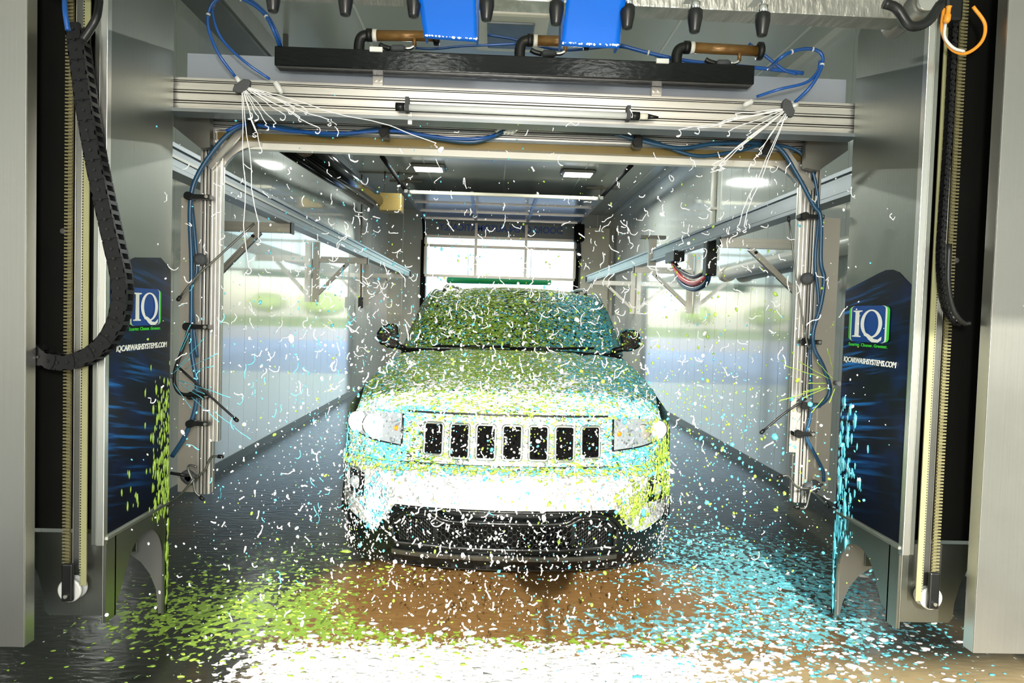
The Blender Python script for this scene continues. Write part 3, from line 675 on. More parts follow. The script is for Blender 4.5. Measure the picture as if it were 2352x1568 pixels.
# gusset plates at both ends
MB().prism([PY(px, py, 3.85) for px, py in ((398, 232), (455, 236), (482, 258), (482, 338), (460, 340), (398, 290))], (0, .05, 0)).build('gusset', 'dark_steel', t)
MB().prism([PY(px, py, 3.85) for px, py in ((1948, 284), (1905, 285), (1868, 308), (1850, 335), (1852, 385), (1880, 392), (1948, 345))], (0, .05, 0)).build('gusset', 'dark_steel', t)
# manifold: long black bar with three elbows and brown pipes
t = thing('manifold_bar', (.1, 3.55, 2.75), 'long wet black box bar mounted along the front of the cross beam', 'manifold')
a, b = PY(637, 137, 3.55), PY(1725, 178, 3.55)
zc = (a.z+b.z)/2
MB().box((a.x, 3.50, zc-.047), (b.x, 3.59, zc+.047)).build('box_bar', 'wetblack', t, bevel=.006)
for px, py in ((864, 124), (1521, 153)): q = PY(px, py, 3.5); MB().box((q.x-.031, 3.49, zc+.035), (q.x+.031, 3.60, zc+.058)).build('strap', 'trimw', t, bevel=.002)
pipes = [((826, 80), (995, 88)), ((1195, 92), (1340, 100)), ((1555, 108), (1738, 122))]
for i, ((ex, ey), (qx, qy)) in enumerate(pipes):
    e0 = PY(ex, ey, 3.56); q = PY(qx, qy, 3.56); zt = e0.z
    w_ = 'first' if i == 0 else ('second' if i == 1 else 'third')
    el = thing('feed_pipe', (e0.x, 3.56, zc+.05), w_+' brown pipe with black elbow from the left, standing on the black bar', 'pipe', 'brown feed pipes on the black bar')
    MB().tube(spline([(e0.x, 3.56, zc+.047), (e0.x, 3.56, zt-.045), (e0.x+.012, 3.56, zt-.012), (e0.x+.045, 3.56, zt), (e0.x+.065, 3.56, zt)], 5), .027, 14).build('elbow', 'black', el)
    MB().cyl((e0.x+.035, 3.56, zt), (e0.x+.06, 3.56, zt), .032, 14).build('elbow_collar', 'black', el)
    MB().cyl((e0.x+.065, 3.56, zt), (e0.x+.085, 3.56, zt), .030, 14).build('white_collar', 'trimw', el)
    MB().cyl((e0.x+.085, 3.56, zt), (q.x, 3.56, q.z+.01), .026, 16).build('pipe', 'brass', el)
    cq = Vector((q.x, 3.56, q.z+.01))
    MB().lathe(cq, (1, 0, 0), [(0, .03), (.004, .044), (.026, .044), (.032, .034)], 12).build('end_cap', 'black', el)
    # check valve below
    v = cq+Vector((-.09, -.01, -.055))
    MB().cyl(v+Vector((0, 0, .05)), v, .010, 8).build('valve_stem', 'brass', el)
    MB().tube(spline([v, v+Vector((-.02, 0, -.012)), v+Vector((-.045, 0, -.014))], 3), .010, 8).build('valve_elbow', 'chrome', el)
    MB().lathe(v+Vector((-.045, 0, -.014)), (-1, 0, -.05), [(0, .011), (.012, .018), (.06, .018), (.07, .011)], 12).build('valve_body', 'greyfoam', el)
    MB().tube(spline([v+Vector((-.115, 0, -.018)), v+Vector((-.15, 0, -.01)), v+Vector((-.17, 0, .0))], 3), .013, 8).build('valve_tail', 'black', el)

# ------------------------------------------------------------------ spray arch behind the beam
t = thing('spray_arch', (.1, 4.02, .5), 'aluminium spray arch with two legs and a top bar around the car', 'arch')
YA = 4.0
za = PY(1150, 305, YA).z
xl, xr = PY(478, 700, YA).x, PY(1852, 700, YA).x
mb = MB(); rail_profile(mb, (xl-.03, YA, za), (xr+.03, YA, za), .09, .095, 4); mb.build('top_bar', 'alu', t)
for dz in (-.036, -.026, -.004, .006, .026): MB().box((xl-.03, YA-.0462, za+dz-.0018), (xr+.03, YA-.043, za+dz+.0018)).build('slot_shade', 'recess', t)
MB().box((xl+.05, YA-.03, za-.10), (xr-.05, YA+.03, za-.06)).build('gold_trim', 'gold', t)
MB().box((xl+.02, YA+.02, za-.135), (xr-.02, YA+.07, za-.10)).build('lower_trim', 'trimw', t)
MB().box((xl+.05, YA+.05, za+.05), (xr-.05, YA+.07, za+.16)).build('gold_sheet', 'gold', t)
for sg, xx, pxs, pyb in ((-1, xl, (462, 490), 1130), (1, xr, (1838, 1868), 1150)):
    zb_ = PY(pxs[0], pyb, YA).z
    zmid = PY(pxs[0], 1010 if sg < 0 else 1036, YA).z
    mb = MB(); rail_profile(mb, (xx, YA, zb_), (xx, YA, za), .075, .08, 2); mb.build('leg', 'alu', t)
    for dx in (-.018, .0, .02): MB().box((xx+dx-.002, YA-.0425, zb_), (xx+dx+.002, YA-.039, za-.05)).build('slot_shade', 'recess', t)
    mb = MB(); rail_profile(mb, (xx-sg*.055, YA-.01, zmid), (xx-sg*.055, YA-.01, za-.12), .045, .06, 2); mb.build('leg_rail', 'alu', t)
    MB().bar((xx-sg*.0, YA-.03, za-.03), (xx+sg*.0, YA-.03, za-.04), .01, .01).build('pin', 'alu', t)
    pa, pb = (PY(420, 455, YA+.05), PY(462, 1128, YA+.05)) if sg < 0 else (PY(1862, 500, YA+.05), PY(1898, 1120, YA+.05))
    MB().box((pa.x, YA+.03, pb.z), (pb.x, YA+.036, pa.z)).build('backing_plate', 'backing', t)
    # curved corner piece
    mb = MB(); P = []
    for i in range(9):
        a = math.radians(i*90/8); P.append((xx-sg*(.05+.23-.23*math.cos(a)), za-.12-.23+.23*math.sin(a)))
    ring = [(xx-sg*.03, za-.12-.23)]+P+[(xx-sg*.28, za-.05), (xx-sg*.03, za-.05)]
    mb.prism([(x, YA-.005, z) for x, z in ring], (0, .03, 0)); mb.build('corner_gusset', 'alu', t)
    MB().bar((xx-sg*.02, YA-.06, za-.26), (xx-sg*.22, YA-.06, za-.02), .035, .018, (0, 1, 0)).build('corner_brace', 'alu_dark', t)
# light tube bar (clear rod held under the beam)
a, b = PY(930, 246, 3.56), PY(1448, 266, 3.56)
t = thing('sensor_bar', (.1, 3.56, a.z), 'clear glossy tube with black end caps clipped under the cross beam', 'tube')
MB().cyl(a, b, .017, 14).build('tube', 'clear', t)
for q, s in ((a, -1), (b, 1)):
    MB().cyl(q, q+Vector((s*.045, 0, 0)), .021, 12).build('end_cap', 'black', t)
    MB().box(q+Vector((-s*.012-.009, -.024, -.022)), q+Vector((-s*.012+.009, .024, .045))).build('clip', 'greyfoam', t)
MB().cyl(b+Vector((.045, 0, 0)), b+Vector((.085, 0, 0)), .016, 10).build('connector', 'cream', t); MB().cyl(b+Vector((.085, 0, 0)), b+Vector((.14, 0, -.003)), .014, 10, .006).build('plug', 'black', t)
MB().box(PY(941, 262, 3.6)-Vector((.008, 0, .05)), PY(941, 262, 3.6)+Vector((.012, .02, .01))).build('hanger', 'alu', t)

# ------------------------------------------------------------------ hoses
def hose(pts, r, m_, lab, Y=3.9, ties=None, grp='blue air hoses', name='hose', n=8):
    P = spline(pl(pts, Y), 6); th = thing(name, P[0], lab, 'hose', grp)
    MB().tube(P, r, n).build('tube', m_, th)
    for k in (ties or []):
        i = int(k*(len(P)-2)); MB().cyl(P[i], P[i]+(P[i+1]-P[i]).normalized()*.008, r*1.35, 8).build('cable_tie', 'nylon', th)
    return th
hose([(540, 176, 3.5), (500, 120), (478, 60), (484, 15), (510, -6), (560, 0), (605, 30), (630, 75), (645, 118, 3.55)], .0075, 'blue_hose', 'outer blue hose loop feeding the upper left nozzle', 3.45, (.32, .62, .8))
hose([(620, 182, 3.52), (560, 140), (510, 90), (490, 40), (492, 8), (520, -8), (570, -2), (612, 32), (638, 80), (650, 118, 3.57)], .0065, 'blue_hose', 'inner blue hose loop at the upper left nozzle', 3.47)
hose([(1825, 236, 3.5), (1865, 195), (1888, 150), (1885, 122), (1858, 112), (1820, 118), (1790, 135), (1765, 160, 3.58)], .0085, 'blue_hose', 'thick blue hose loop feeding the upper right nozzle', 3.45, (.3, .55, .75))
hose([(1738, 222, 3.52), (1790, 205), (1850, 190), (1878, 165), (1884, 140)], .0075, 'blue_hose', 'blue hose curving off the upper right loop to the lower valve', 3.46)
hose([(1425, 104), (1500, 124), (1580, 140), (1680, 150), (1780, 160), (1845, 168)], .010, 'blue_hose', 'blue hose running along the top of the black bar at right', 3.63, (.2,))
hose([(1720, 100), (1760, 130), (1800, 160), (1830, 170)], .008, 'blue_hose', 'short blue hose from the third feed pipe to the right', 3.62)
hose([(950, 110), (1000, 112), (1060, 106), (1130, 103), (1190, 100)], .006, 'blue_hose', 'thin blue hose under the first feed pipe', 3.6)
hose([(1120, 80), (1180, 90), (1290, 115), (1430, 108), (1560, 145)], .007, 'blue_hose', 'blue hose passing behind the second feed pipe', 3.68)
hose([(400, 232), (470, 238), (540, 245), (640, 255), (760, 272), (900, 268), (1000, 266), (1130, 273)], .009, 'blue_hose', 'upper blue hose running under the left half of the beam', 3.85, (.97,))
# spray arch hoses
hose([(395, 1048, 3.9), (425, 1000), (448, 940), (452, 880), (440, 800), (440, 700), (440, 600), (437, 470), (455, 400), (510, 322), (560, 288), (640, 292), (760, 310), (890, 296), (990, 315), (1090, 325), (1160, 300), (1190, 282, 3.95)], .013, 'teal_hose', 'dark blue hose running up the left arch leg and along the top bar', 3.9)
hose([(520, 300), (570, 284), (660, 300), (780, 306), (890, 300), (960, 308), (1040, 318), (1120, 315), (1185, 290, 3.95)], .009, 'blue_hose', 'blue hose clipped beside the dark one on the left half of the top bar', 3.88)
hose([(1350, 280), (1400, 302), (1470, 322), (1560, 340), (1640, 330), (1740, 328), (1790, 340), (1830, 400), (1868, 470), (1885, 500), (1885, 600), (1893, 640), (1885, 700), (1868, 760), (1870, 800), (1890, 840), (1906, 890), (1895, 920), (1862, 940)], .012, 'teal_hose', 'dark blue hose along the right half of the top bar and down the arch leg', 3.9)
hose([(1400, 285), (1430, 310), (1500, 325), (1600, 358), (1700, 345), (1760, 330), (1830, 345), (1860, 380), (1875, 430), (1880, 500), (1872, 600), (1880, 700), (1862, 780), (1862, 860), (1862, 950), (1852, 1000), (1870, 1040), (1890, 1080), (1892, 1105)], .010, 'teal_hose', 'second dark hose hanging down the right arch leg to the lower spinner', 3.93)
hose([(1740, 290), (1800, 287), (1850, 302), (1890, 300), (1908, 288)], .017, 'red', 'short bright red hose at the right end of the beam', 3.8)
hose([(1205, 290), (1300, 298), (1420, 303), (1540, 306), (1620, 300), (1700, 288)], .016, 'black', 'black rubber hose along the right half of the arch top bar', 3.86)
hose([(437, 745), (420, 800), (402, 850), (402, 885), (418, 905), (455, 905), (480, 905)], .010, 'black', 'short black hose bowed out at the left arch leg', 3.86)
hose([(440, 470), (447, 540), (452, 620), (440, 660), (444, 740), (452, 820)], .011, 'teal_hose', 'second dark hose twisted down the left arch leg', 3.94)
# manifold of fittings in the middle of the arch
q = PY(1190, 285, 3.93); t = thing('fitting_manifold', q, 'cluster of chrome hose fittings at the middle of the arch', 'fittings')
MB().box(q+Vector((-.03, -.01, -.02)), q+Vector((.09, .03, .02))).build('block', 'alu_dark', t, bevel=.004)
for k in range(5):
    s = q+Vector((.0+.02*k-.04, -.02, 0)); MB().cyl(s, s+Vector((-.06, -.01, -.045)), .009, 8).build('fitting', 'chrome', t)
    MB().cyl(s+Vector((-.06, -.01, -.045)), s+Vector((-.08, -.014, -.06)), .011, 8).build('ferrule', 'print_white', t)
MB().cyl(q+Vector((.09, 0, 0)), q+Vector((.18, 0, -.006)), .012, 8).build('fitting', 'chrome', t)
# hose clamps on the legs and top bar
def clamp(px, py, Y, w_, lab, horiz=True):
    q = PY(px, py, Y); t = thing('hose_clamp', q, lab, 'clamp', 'black hose clamps on the arch')
    d = Vector((w_/2, 0, 0)) if horiz else Vector((.02, 0, .035))
    MB().box(q-d-Vector((0, .02, .012)), q+d+Vector((0, .03, .012))).build('strap', 'black', t, bevel=.003)
    MB().cyl(q-d*.6-Vector((0, .035, 0)), q-d*.6+Vector((0, .035, 0)), .022, 12).build('ring', 'black', t)
    MB().cyl(q+d*.75-Vector((0, .028, 0)), q+d*.75-Vector((0, .018, 0)), .009, 8).build('bolt', 'steel_light', t)
for px, py, w_, l in ((455, 452, .14, 'uppermost'), (452, 750, .14, 'second from top'), (458, 908, .12, 'third from top'), (456, 972, .12, 'lowest')): clamp(px, py, 3.9, w_, l+' black clamp on the left arch leg')
for px, py, w_, l in ((1862, 498, .14, 'uppermost'), (1860, 785, .12, 'second from top'), (1858, 930, .12, 'third from top'), (1845, 995, .12, 'lowest')): clamp(px, py, 3.92, w_, l+' black clamp on the right arch leg')
clamp(886, 298, 3.86, .05, 'black clamp on the left half of the arch top bar', False); clamp(1466, 320, 3.86, .05, 'black clamp on the right half of the arch top bar', False)
clamp(580, 292, 3.86, .06, 'black clamp at the left end of the arch top bar', False); clamp(1762, 338, 3.86, .06, 'black clamp at the right end of the arch top bar', False)
# swivel wands
def wand(pts, hub, lab, Y=3.85, hubr=.034, r=.0065, m_='dark_steel', tip=True):
    P = spline(pl(pts, Y), 4); t = thing('spray_wand', PY(*hub, 3.92), lab, 'wand', 'swivel spray wands')
    MB().tube(P, r, 8).build('pipe', m_, t); h = PY(*hub, 3.92)
    MB().lathe(h-Vector((0, .03, 0)), (0, 1, 0), [(0, hubr*.5), (.008, hubr), (.03, hubr), (.04, hubr*.6), (.07, hubr*.5)], 16).build('hub', 'greyfoam', t)
    if tip: MB().lathe(P[0], (P[0]-P[2]), [(-.01, r*1.6), (.012, r*1.8), (.02, r)], 8).build('nozzle_tip', 'black', t)
    return t
wand([(412, 684), (455, 630), (495, 595), (585, 512)], (462, 596), 'long thin wand slanting up to the right on the left arch leg')
wand([(541, 962), (500, 925), (405, 838)], (456, 905), 'straight dark wand slanting down to the right on the left arch leg', m_='black')
wand([(505, 1048), (485, 1050), (470, 1080), (445, 1100)], (432, 1092), 'hooked spinner arm at the bottom of the left arch leg')
wand([(385, 1158), (415, 1135), (445, 1100)], (436, 1096), 'long bent spinner arm reaching down left at the left arch leg foot', 3.8)
wand([(462, 1142), (448, 1128), (444, 1106), (432, 1078), (436, 1068), (452, 1072)], (440, 1098), 'short curled spinner arm at the left arch leg foot', 3.83)
wand([(1752, 990), (1800, 950), (1852, 915)], (1848, 922), 'dark wand slanting down to the left on the right arch leg', m_='black')
wand([(1812, 505), (1830, 640), (1852, 780), (1862, 800)], (1852, 640), 'long thin wand hanging down the right arch leg', r=.005)
wand([(1793, 1094), (1812, 1093), (1830, 1118), (1862, 1122)], (1858, 1120), 'hooked spinner arm at the bottom of the right arch leg')
wand([(1832, 1165), (1850, 1166), (1858, 1140), (1862, 1122)], (1864, 1118), 'curled spinner arm below the right arch leg foot')
wand([(1900, 1160), (1880, 1140), (1862, 1122), (1890, 1112)], (1868, 1114), 'bent spinner arm reaching right at the right arch leg foot')

# ------------------------------------------------------------------ near top bar with nozzles and blue panels
t = thing('nozzle_bar', (1.2, 2.55, 2.85), 'wet textured aluminium crossbar at the top right carrying the black nozzles', 'bar')
ya = 2.62
a, b = PY(1440, 2, ya), PY(2075, 34, ya)
b = PY(2075, 45, 2.75); a = PZ(1440, 14, b.z); dd = (a-b)/(a.x-b.x); e0, e1 = b+dd*(-1.7-b.x), b+dd*(1.66-b.x); up_ = Vector((0, .05, .055))
MB().bar(e0+up_, e1+up_, .11, .11).build('bar', mat('wet_aluminium', (.40, .40, .37), .35, .9, .4, (30, 6, 14), .5, (50, 10, 18)), t, bevel=.004)
MB().cyl((1.60, 2.68, b.z+.035), (1.60, 2.9, b.z+.035), .05, 20).build('end_roller', 'dark_steel', t)
MB().cyl((1.60, 2.66, b.z+.035), (1.60, 2.68, b.z+.035), .035, 20).build('roller_rim', 'steel_light', t)
MB().tube(spline(pl([(2030, 8), (2060, 20), (2090, 60), (2130, 50), (2160, 10)], 2.6), 4), .018, 8).build('drain_hose', 'black', t)
zN = b.z-.012
noz = None
for k, (px, py) in enumerate(((627, 28), (793, 36), (950, 40), (1117, 48), (1277, 58), (1440, 66), (1595, 75), (1750, 83))):
    q = PY(px, py, 2.5)
    words = ('first', 'second', 'third', 'fourth', 'fifth', 'sixth', 'seventh', 'eighth')[k]
    if noz is None:
        noz = thing('spray_nozzle', q, words+' black nozzle from the left in the overhead row', 'nozzle', 'overhead row of black nozzles'); n = noz
        MB().lathe(q, (0, 0, 1), [(0, .008), (.0, .016), (.005, .018), (.05, .026), (.075, .026), (.08, .020)], 16).build('cone', 'black', n)
        MB().cyl(q+Vector((0, 0, .075)), q+Vector((0, 0, .105)), .017, 14).build('coupling', 'chrome', n)
        MB().cyl(q+Vector((0, 0, .105)), q+Vector((0, 0, .17)), .010, 10).build('pipe', 'chrome', n)
        MB().box(q+Vector((-.015, .0, .15)), q+Vector((.015, .12, .17))).build('mount_tab', 'alu', n)
    else:
        n = copy_tree(noz); n.location = q; n['label'] = words+' black nozzle from the left in the overhead row'
def blue_panel(pts_top, pts_bot, lab):
    (x0, y0), (x1, y1) = pts_top; (u0, v0), (u1, v1) = pts_bot
    t = thing('deflector_panel', PY(u0, v0, 2.7), lab, 'panel', 'blue curved deflectors')
    mb = MB()
    def fn(u, v):
        Y = 2.36+.38*v-.10*v*v
        zt, zb_ = PY(x0, -60, 2.36).z, PY(u0+(u1-u0)*u, v0+(v1-v0)*u, 2.64).z
        xa = PY(x0+(x1-x0)*u, y0, 2.36).x; xb = PY(u0+(u1-u0)*u, v0, 2.64).x
        return (xa+(xb-xa)*v**1.5, Y, zt+(zb_-zt)*v)
    mb.grid(fn, 10, 12); mb.build('sheet', 'blue_panel', t, solid=.008)
    e = PY(u0, v0, 2.64); e1 = PY(u1, v1, 2.64)
    for q, nm in ((e, 'side_rib'), (e1, 'side_rib')): MB().box((q.x-.004, 2.64, q.z+.02), (q.x+.004, 2.74, q.z+.32)).build(nm, 'blue_hose', t)
    mb = MB()
    for k in range(70):
        u = random.random(); q = e+(e1-e)*u+Vector((0, -.012, .006+abs(random.gauss(0, .006)))); s = random.uniform(.0015, .005)
        mb.lathe(q-Vector((0, 0, s)), (0, 0, 1), [(0, s*.3), (s*.6, s), (s*1.4, s), (s*2, s*.3)], 6)
    mb.build('foam_fringe', 'foam_white', t, kind='stuff')
blue_panel(((952, -60), (1092, -60)), ((975, 88), (1095, 97)), 'left blue curved plastic deflector hanging at the top centre')
blue_panel(((1310, -60), (1450, -60)), ((1290, 106), (1422, 112)), 'right blue curved plastic deflector hanging at the top centre')
# orange and grey cable loop at the top right tower
hose([(2168, 20, 2.9), (2164, 70), (2185, 112), (2220, 122), (2255, 95), (2262, 55), (2235, 15)], .007, 'orange', 'orange cable loop at the top of the right tower', 2.9, None, 'tower top cables')
hose([(2172, 50, 2.88), (2170, 85), (2190, 110), (2215, 118)], .006, 'nylon', 'pale cable beside the orange loop at the right tower', 2.88, None, 'tower top cables')
q = PY(2175, 35, 2.86); MB().lathe(q-Vector((0, 0, .03)), (.1, 0, 1), [(0, .008), (.01, .013), (.03, .013), (.035, .009), (.06, .009), (.065, .012)], 12).build('cable_plug', 'orange', label='orange cable plug hanging at the top of the right tower', cat='plug')
q = PY(2195, 30, 2.95); MB().box(q-Vector((.04, 0, .03)), q+Vector((.035, .1, .12))).build('control_box', 'black', label='black control box at the top of the right tower recess', cat='box', bevel=.012)
hose([(2180, 560, 2.93), (2178, 650), (2190, 710), (2212, 740), (2228, 742)], .011, 'black', 'black cable curving behind the right cover column', 2.93, None, 'tower top cables')
hose([(148, -10, 2.9), (150, 30), (156, 70)], .010, 'blue_hose', 'blue hose entering the top of the left cable chain', 2.86, None, 'tower top cables')
hose([(228, 0, 2.9), (222, 40), (205, 70), (190, 92)], .016, 'black', 'thick black hose joining the top of the left cable chain', 2.88, None, 'tower top cables')

# ------------------------------------------------------------------ energy chain on the left tower (and its slim twin on the right)
def chain(pts, Y, wy, hh, pitch, lab, glint=True):
    P = spline(pl(pts, Y), 12); L = [0]
    for a, b in zip(P, P[1:]): L.append(L[-1]+(b-a).length)
    t = thing('cable_chain', P[0], lab, 'cable chain', 'cable chains'); n = int(L[-1]/pitch); arr = np.array([list(p) for p in P])
    for k in range(n):
        s0, s1 = k*pitch, (k+1)*pitch
        p = Vector([np.interp(s0, L, arr[:, i]) for i in range(3)]); q = Vector([np.interp(s1, L, arr[:, i]) for i in range(3)])
        d = (q-p).normalized(); nn = Vector((-d.z, 0, d.x)).normalized()
        def plate_(sy):
            c = Vector((0, sy*(wy/2-(.004 if k % 2 else 0)), 0)); ring = []
            for i in range(7):
                a = PI/2+PI*i/6; ring.append(p+d*(math.cos(a)*hh*.16-pitch*.3)+nn*math.sin(a)*hh/2+c)
            ring += [q+d*pitch*.12-nn*hh*.5+c, q+d*pitch*.12+nn*hh*.5+c]
            return MB().prism(ring, (0, .006*(-sy), 0))
        lk = plate_(-1).build('link', 'chainblack', t); plate_(1).build('rear_plate', 'chainblack', lk)
        c = (p+q)/2
        for sg in (-1, 1):
            MB().bar(c+nn*sg*(hh/2-.002)-Vector((0, wy/2, 0)), c+nn*sg*(hh/2-.002)+Vector((0, wy/2, 0)), pitch*.42, .004, nn).build('crossbar', 'chainblack', lk)
        MB().cyl(p+d*pitch*.15-Vector((0, wy/2+.004, 0)), p+d*pitch*.15-Vector((0, wy/2, 0)), .006, 8).build('pivot', 'wetblack', lk)
    MB().tube([p+Vector((0, .0, 0)) for p in P], hh*.36, 8).build('cable_bundle', 'chainblack', t)
    return t
chain([(178, 70), (188, 150), (203, 260), (222, 370), (243, 470), (263, 560), (280, 640), (280, 700), (266, 752), (236, 795), (195, 822), (150, 832), (105, 822), (70, 795)], 2.943, .066, .062, .040, 'black articulated cable chain looping down in front of the left tower')
chain([(2190, 60), (2178, 300), (2166, 480), (2160, 600), (2168, 690), (2190, 735), (2215, 745)], 2.99, .03, .022, .022, 'slim black cable chain hanging inside the right tower recess')

# ------------------------------------------------------------------ fan nozzles and their jets
def fan_nozzle(px, py, axis, lab, pts=None):
    q = PY(px, py, 3.45); t = thing('fan_nozzle', q, lab, 'nozzle', 'fan nozzles at the beam ends')
    mb = MB(); ax = Vector(axis).normalized(); cr = Vector((0, 1, 0)); pr = ax.cross(cr); ring = []
    for i in range(9):
        a = math.radians(-75+150*i/8); ring.append(q+ax*(.045*math.cos(a)-.01)+pr*.05*math.sin(a))
    for i in range(5):
        a = math.radians(50-100*i/4); ring.append(q+ax*(-.02+.004*math.cos(a))+pr*.032*math.sin(a))
    mb.prism([p-cr*.014 for p in ring], cr*.028); mb.build('body', 'greyfoam', t, bevel=.004)
    MB().cyl(q-ax*.015, q-ax*.045, .011, 10).build('inlet', 'nylon', t)
    return q
def jets(q, ends, name, m_, lab, r0=.0022, Yend=None, curl=True, gap=False):
    wob = .0005 if gap else .0014
    t = thing(name, q, lab, 'spray', 'jets of wash liquid')
    for e in ends:
        px, py, Y = e; E = PY(px, py, Y); n = 9; q0 = q+(E-q)*(random.uniform(.15, .6) if gap else 0); P = [q0+(E-q0)*(i/n) for i in range(n+1)]
        L = (E-q).length; ph = random.random()*6
        P = [p+Vector((math.sin(ph+i*1.7), 0, math.cos(ph+i*1.3)))*wob*L*i for i, p in enumerate(P)]
        if curl:
            R = random.uniform(.006, .014); b = P[-1]
            for i in range(7): a = i*.8; P.append(b+Vector((R*math.sin(a)*random.choice((1, 1, -1)), 0, -R*(1-math.cos(a))-.002*i)))
        MB().tube(P, [r0]*(len(P)-3)+[r0*1.4]*3, 5).build('jet', m_, t)
qL = fan_nozzle(555, 196, (.55, 0, -.83), 'grey half-round fan nozzle at the left end of the cross beam')
jets(qL, [(1000, 322, 3.3), (757, 278, 3.35), (728, 292, 3.35), (705, 250, 3.4), (690, 268, 3.38), (650, 262, 3.4), (668, 243, 3.4), (612, 283, 3.4), (588, 262, 3.4), (632, 282, 3.38), (600, 340, 3.38), (575, 258, 3.4), (594, 552, 3.3), (566, 612, 3.3), (585, 300, 3.4)], 'foam_jets', 'foam_white', 'fan of thin white jets from the upper left nozzle', .0022)
qR = fan_nozzle(1812, 248, (-.85, 0, -.4), 'grey half-round fan nozzle at the right end of the cross beam')
jets(qR, [(1562, 300, 3.35), (1600, 296, 3.35), (1690, 262, 3.4), (1655, 278, 3.38), (1660, 372, 3.35), (1640, 378, 3.35), (1700, 330, 3.38), (1720, 300, 3.4), (1672, 300, 3.4), (1745, 345, 3.38), (1732, 368, 3.38), (1695, 512, 3.3), (1706, 516, 3.3), (1650, 375, 3.3)], 'foam_jets', 'foam_white', 'fan of thin white jets from the upper right nozzle', .0022)
q = PX(388, 865, XL)+Vector((.03, 0, 0)); q = PY(388, 865, 3.62)
jets(q, [(500, 812, 3.4), (490, 840, 3.4), (470, 775, 3.45), (437, 745, 3.5), (435, 765, 3.5), (436, 823, 3.5), (426, 880, 3.5), (466, 915, 3.45), (470, 905, 3.45), (438, 937, 3.5), (528, 912, 3.4), (502, 968, 3.4), (576, 1010, 3.35)], 'cyan_jets', 'foam_cyan', 'fan of thin pale blue jets crossing the left arch leg', .0015, curl=False, gap=True)
q = PY(1922, 880, 3.62)
jets(q, [(1800, 838, 3.4), (1835, 830, 3.45), (1876, 830, 3.5), (1862, 858, 3.45), (1858, 880, 3.45), (1845, 900, 3.45), (1843, 914, 3.45), (1793, 920, 3.4), (1863, 948, 3.5), (1900, 800, 3.5), (1905, 925, 3.55)], 'green_jets', 'foam_green', 'fan of thin yellow green jets crossing the right arch leg', .0018, curl=False, gap=True)
# the inlets of those side sprays
for q, l in ((PY(386, 865, 3.62), 'left'), (PY(1924, 880, 3.62), 'right')):
    MB().cyl(q-Vector((0, .02, 0)), q+Vector((0, .03, 0)), .012, 10).build('side_nozzle', 'greyfoam', label='small grey side nozzle at the far edge of the '+l+' tower plate', cat='nozzle', group='side nozzles')
MB().cyl(PY(392, 1086, 3.85), PY(432, 1092, 3.85), .009, 8).build('spinner_feed', 'black', label='short black feed pipe to the spinner at the left arch foot', cat='pipe')
# lower valves hung by the second hoses
for (px, py), (qx, qy), l in (((632, 188), (645, 210), 'left'), ((1728, 232), (1712, 240), 'right')):
    a, b = PY(px, py, 3.52), PY(qx, qy, 3.52)
    MB().lathe(a, b-a, [(0, .011), (.006, .015), ((b-a).length, .013), ((b-a).length+.01, .006)], 10).build('inline_valve', 'nylon', label='small pale inline valve on the beam near the '+l+' fan nozzle', cat='valve', group='inline valves on the beam')

# ------------------------------------------------------------------ the car
th = math.radians(-2.2); ct, st_ = math.cos(th), math.sin(th)
def C(x, y, z):                 # car coordinates (x across, y back from the nose, z up) to the bay
    yy = y-.35; return Vector((.115+x*ct-yy*st_, 4.10+x*st_*0.4+yy*ct, z))
car = thing('car', C(0, 2.3, 0), 'silver sport utility vehicle covered in green, blue and white foam', 'car')
plan = lambda x: float(np.interp(abs(x), [0, .2, .4, .55, .7, .8, .88, .93, .965], [0, .006, .03, .065, .125, .19, .28, .37, .52]))
vert = lambda z: float(np.interp(z, [.15, .25, .34, .5, .55, .70, .74, .98, 1.03, 1.07], [.08, .035, .02, .0, -.005, .0, .035, .075, .10, .14]))
def FA(x, z, off=0.): return C(x, plan(x)+vert(z)-off, z)
def strip(x0, x1, zlo, zhi, off=0., nx=24, nz=6, th_=.02, rim=True):
    mb = MB(); fl = (lambda x: zlo) if not callable(zlo) else zlo; fh = (lambda x: zhi) if not callable(zhi) else zhi
    def fn(u, v): x = x0+(x1-x0)*u; return FA(x, fl(x)+(fh(x)-fl(x))*v, off)
    mb.grid(fn, nx, nz)
    if rim:
        loop = [fn(i/nx, 0) for i in range(nx+1)]+[fn(1, j/nz) for j in range(1, nz+1)]+[fn(1-i/nx, 1) for i in range(1, nx+1)]+[fn(0, 1-j/nz) for j in range(1, nz)]
        k = len(loop); mb.add(loop+[p+Vector((0, th_, 0)) for p in loop], [(i, (i+1) % k, (i+1) % k+k, i+k) for i in range(k)])
    return mb
zsb = lambda x: float(np.interp(abs(x), [0, .56, .60, .68, .76, .965], [.515, .53, .52, .41, .37, .44]))   # bottom of the painted bumper
ztop = lambda x: float(np.interp(abs(x), [0, .5, .75, .9, .965], [1.055, 1.045, 1.01, .965, .93]))
car_surfs = []
def cb(mb, name, m_, **k): o = mb.build(name, m_, car, **k); return o
lowm = 'wetblack'
low = strip(-.965, .965, .17, zsb, 0, 60, 10, .05); cb(low, 'lower_bumper', lowm)
bump_ = strip(-.965, .965, zsb, .725, .012, 60, 8, .03); cb(bump_, 'bumper', 'paint')
# centre bumper slab bulges forward
slab = strip(-.60, .60, lambda x: .525-.0*x, lambda x: .70, .03, 40, 6, .03); cb(slab, 'bumper_face', 'paint')
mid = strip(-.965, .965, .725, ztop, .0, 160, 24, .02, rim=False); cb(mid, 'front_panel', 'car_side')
MB().tube([FA(-.6+1.2*i/30, .512, .02) for i in range(31)], .008, 6).build('bumper_crease', 'black', car)
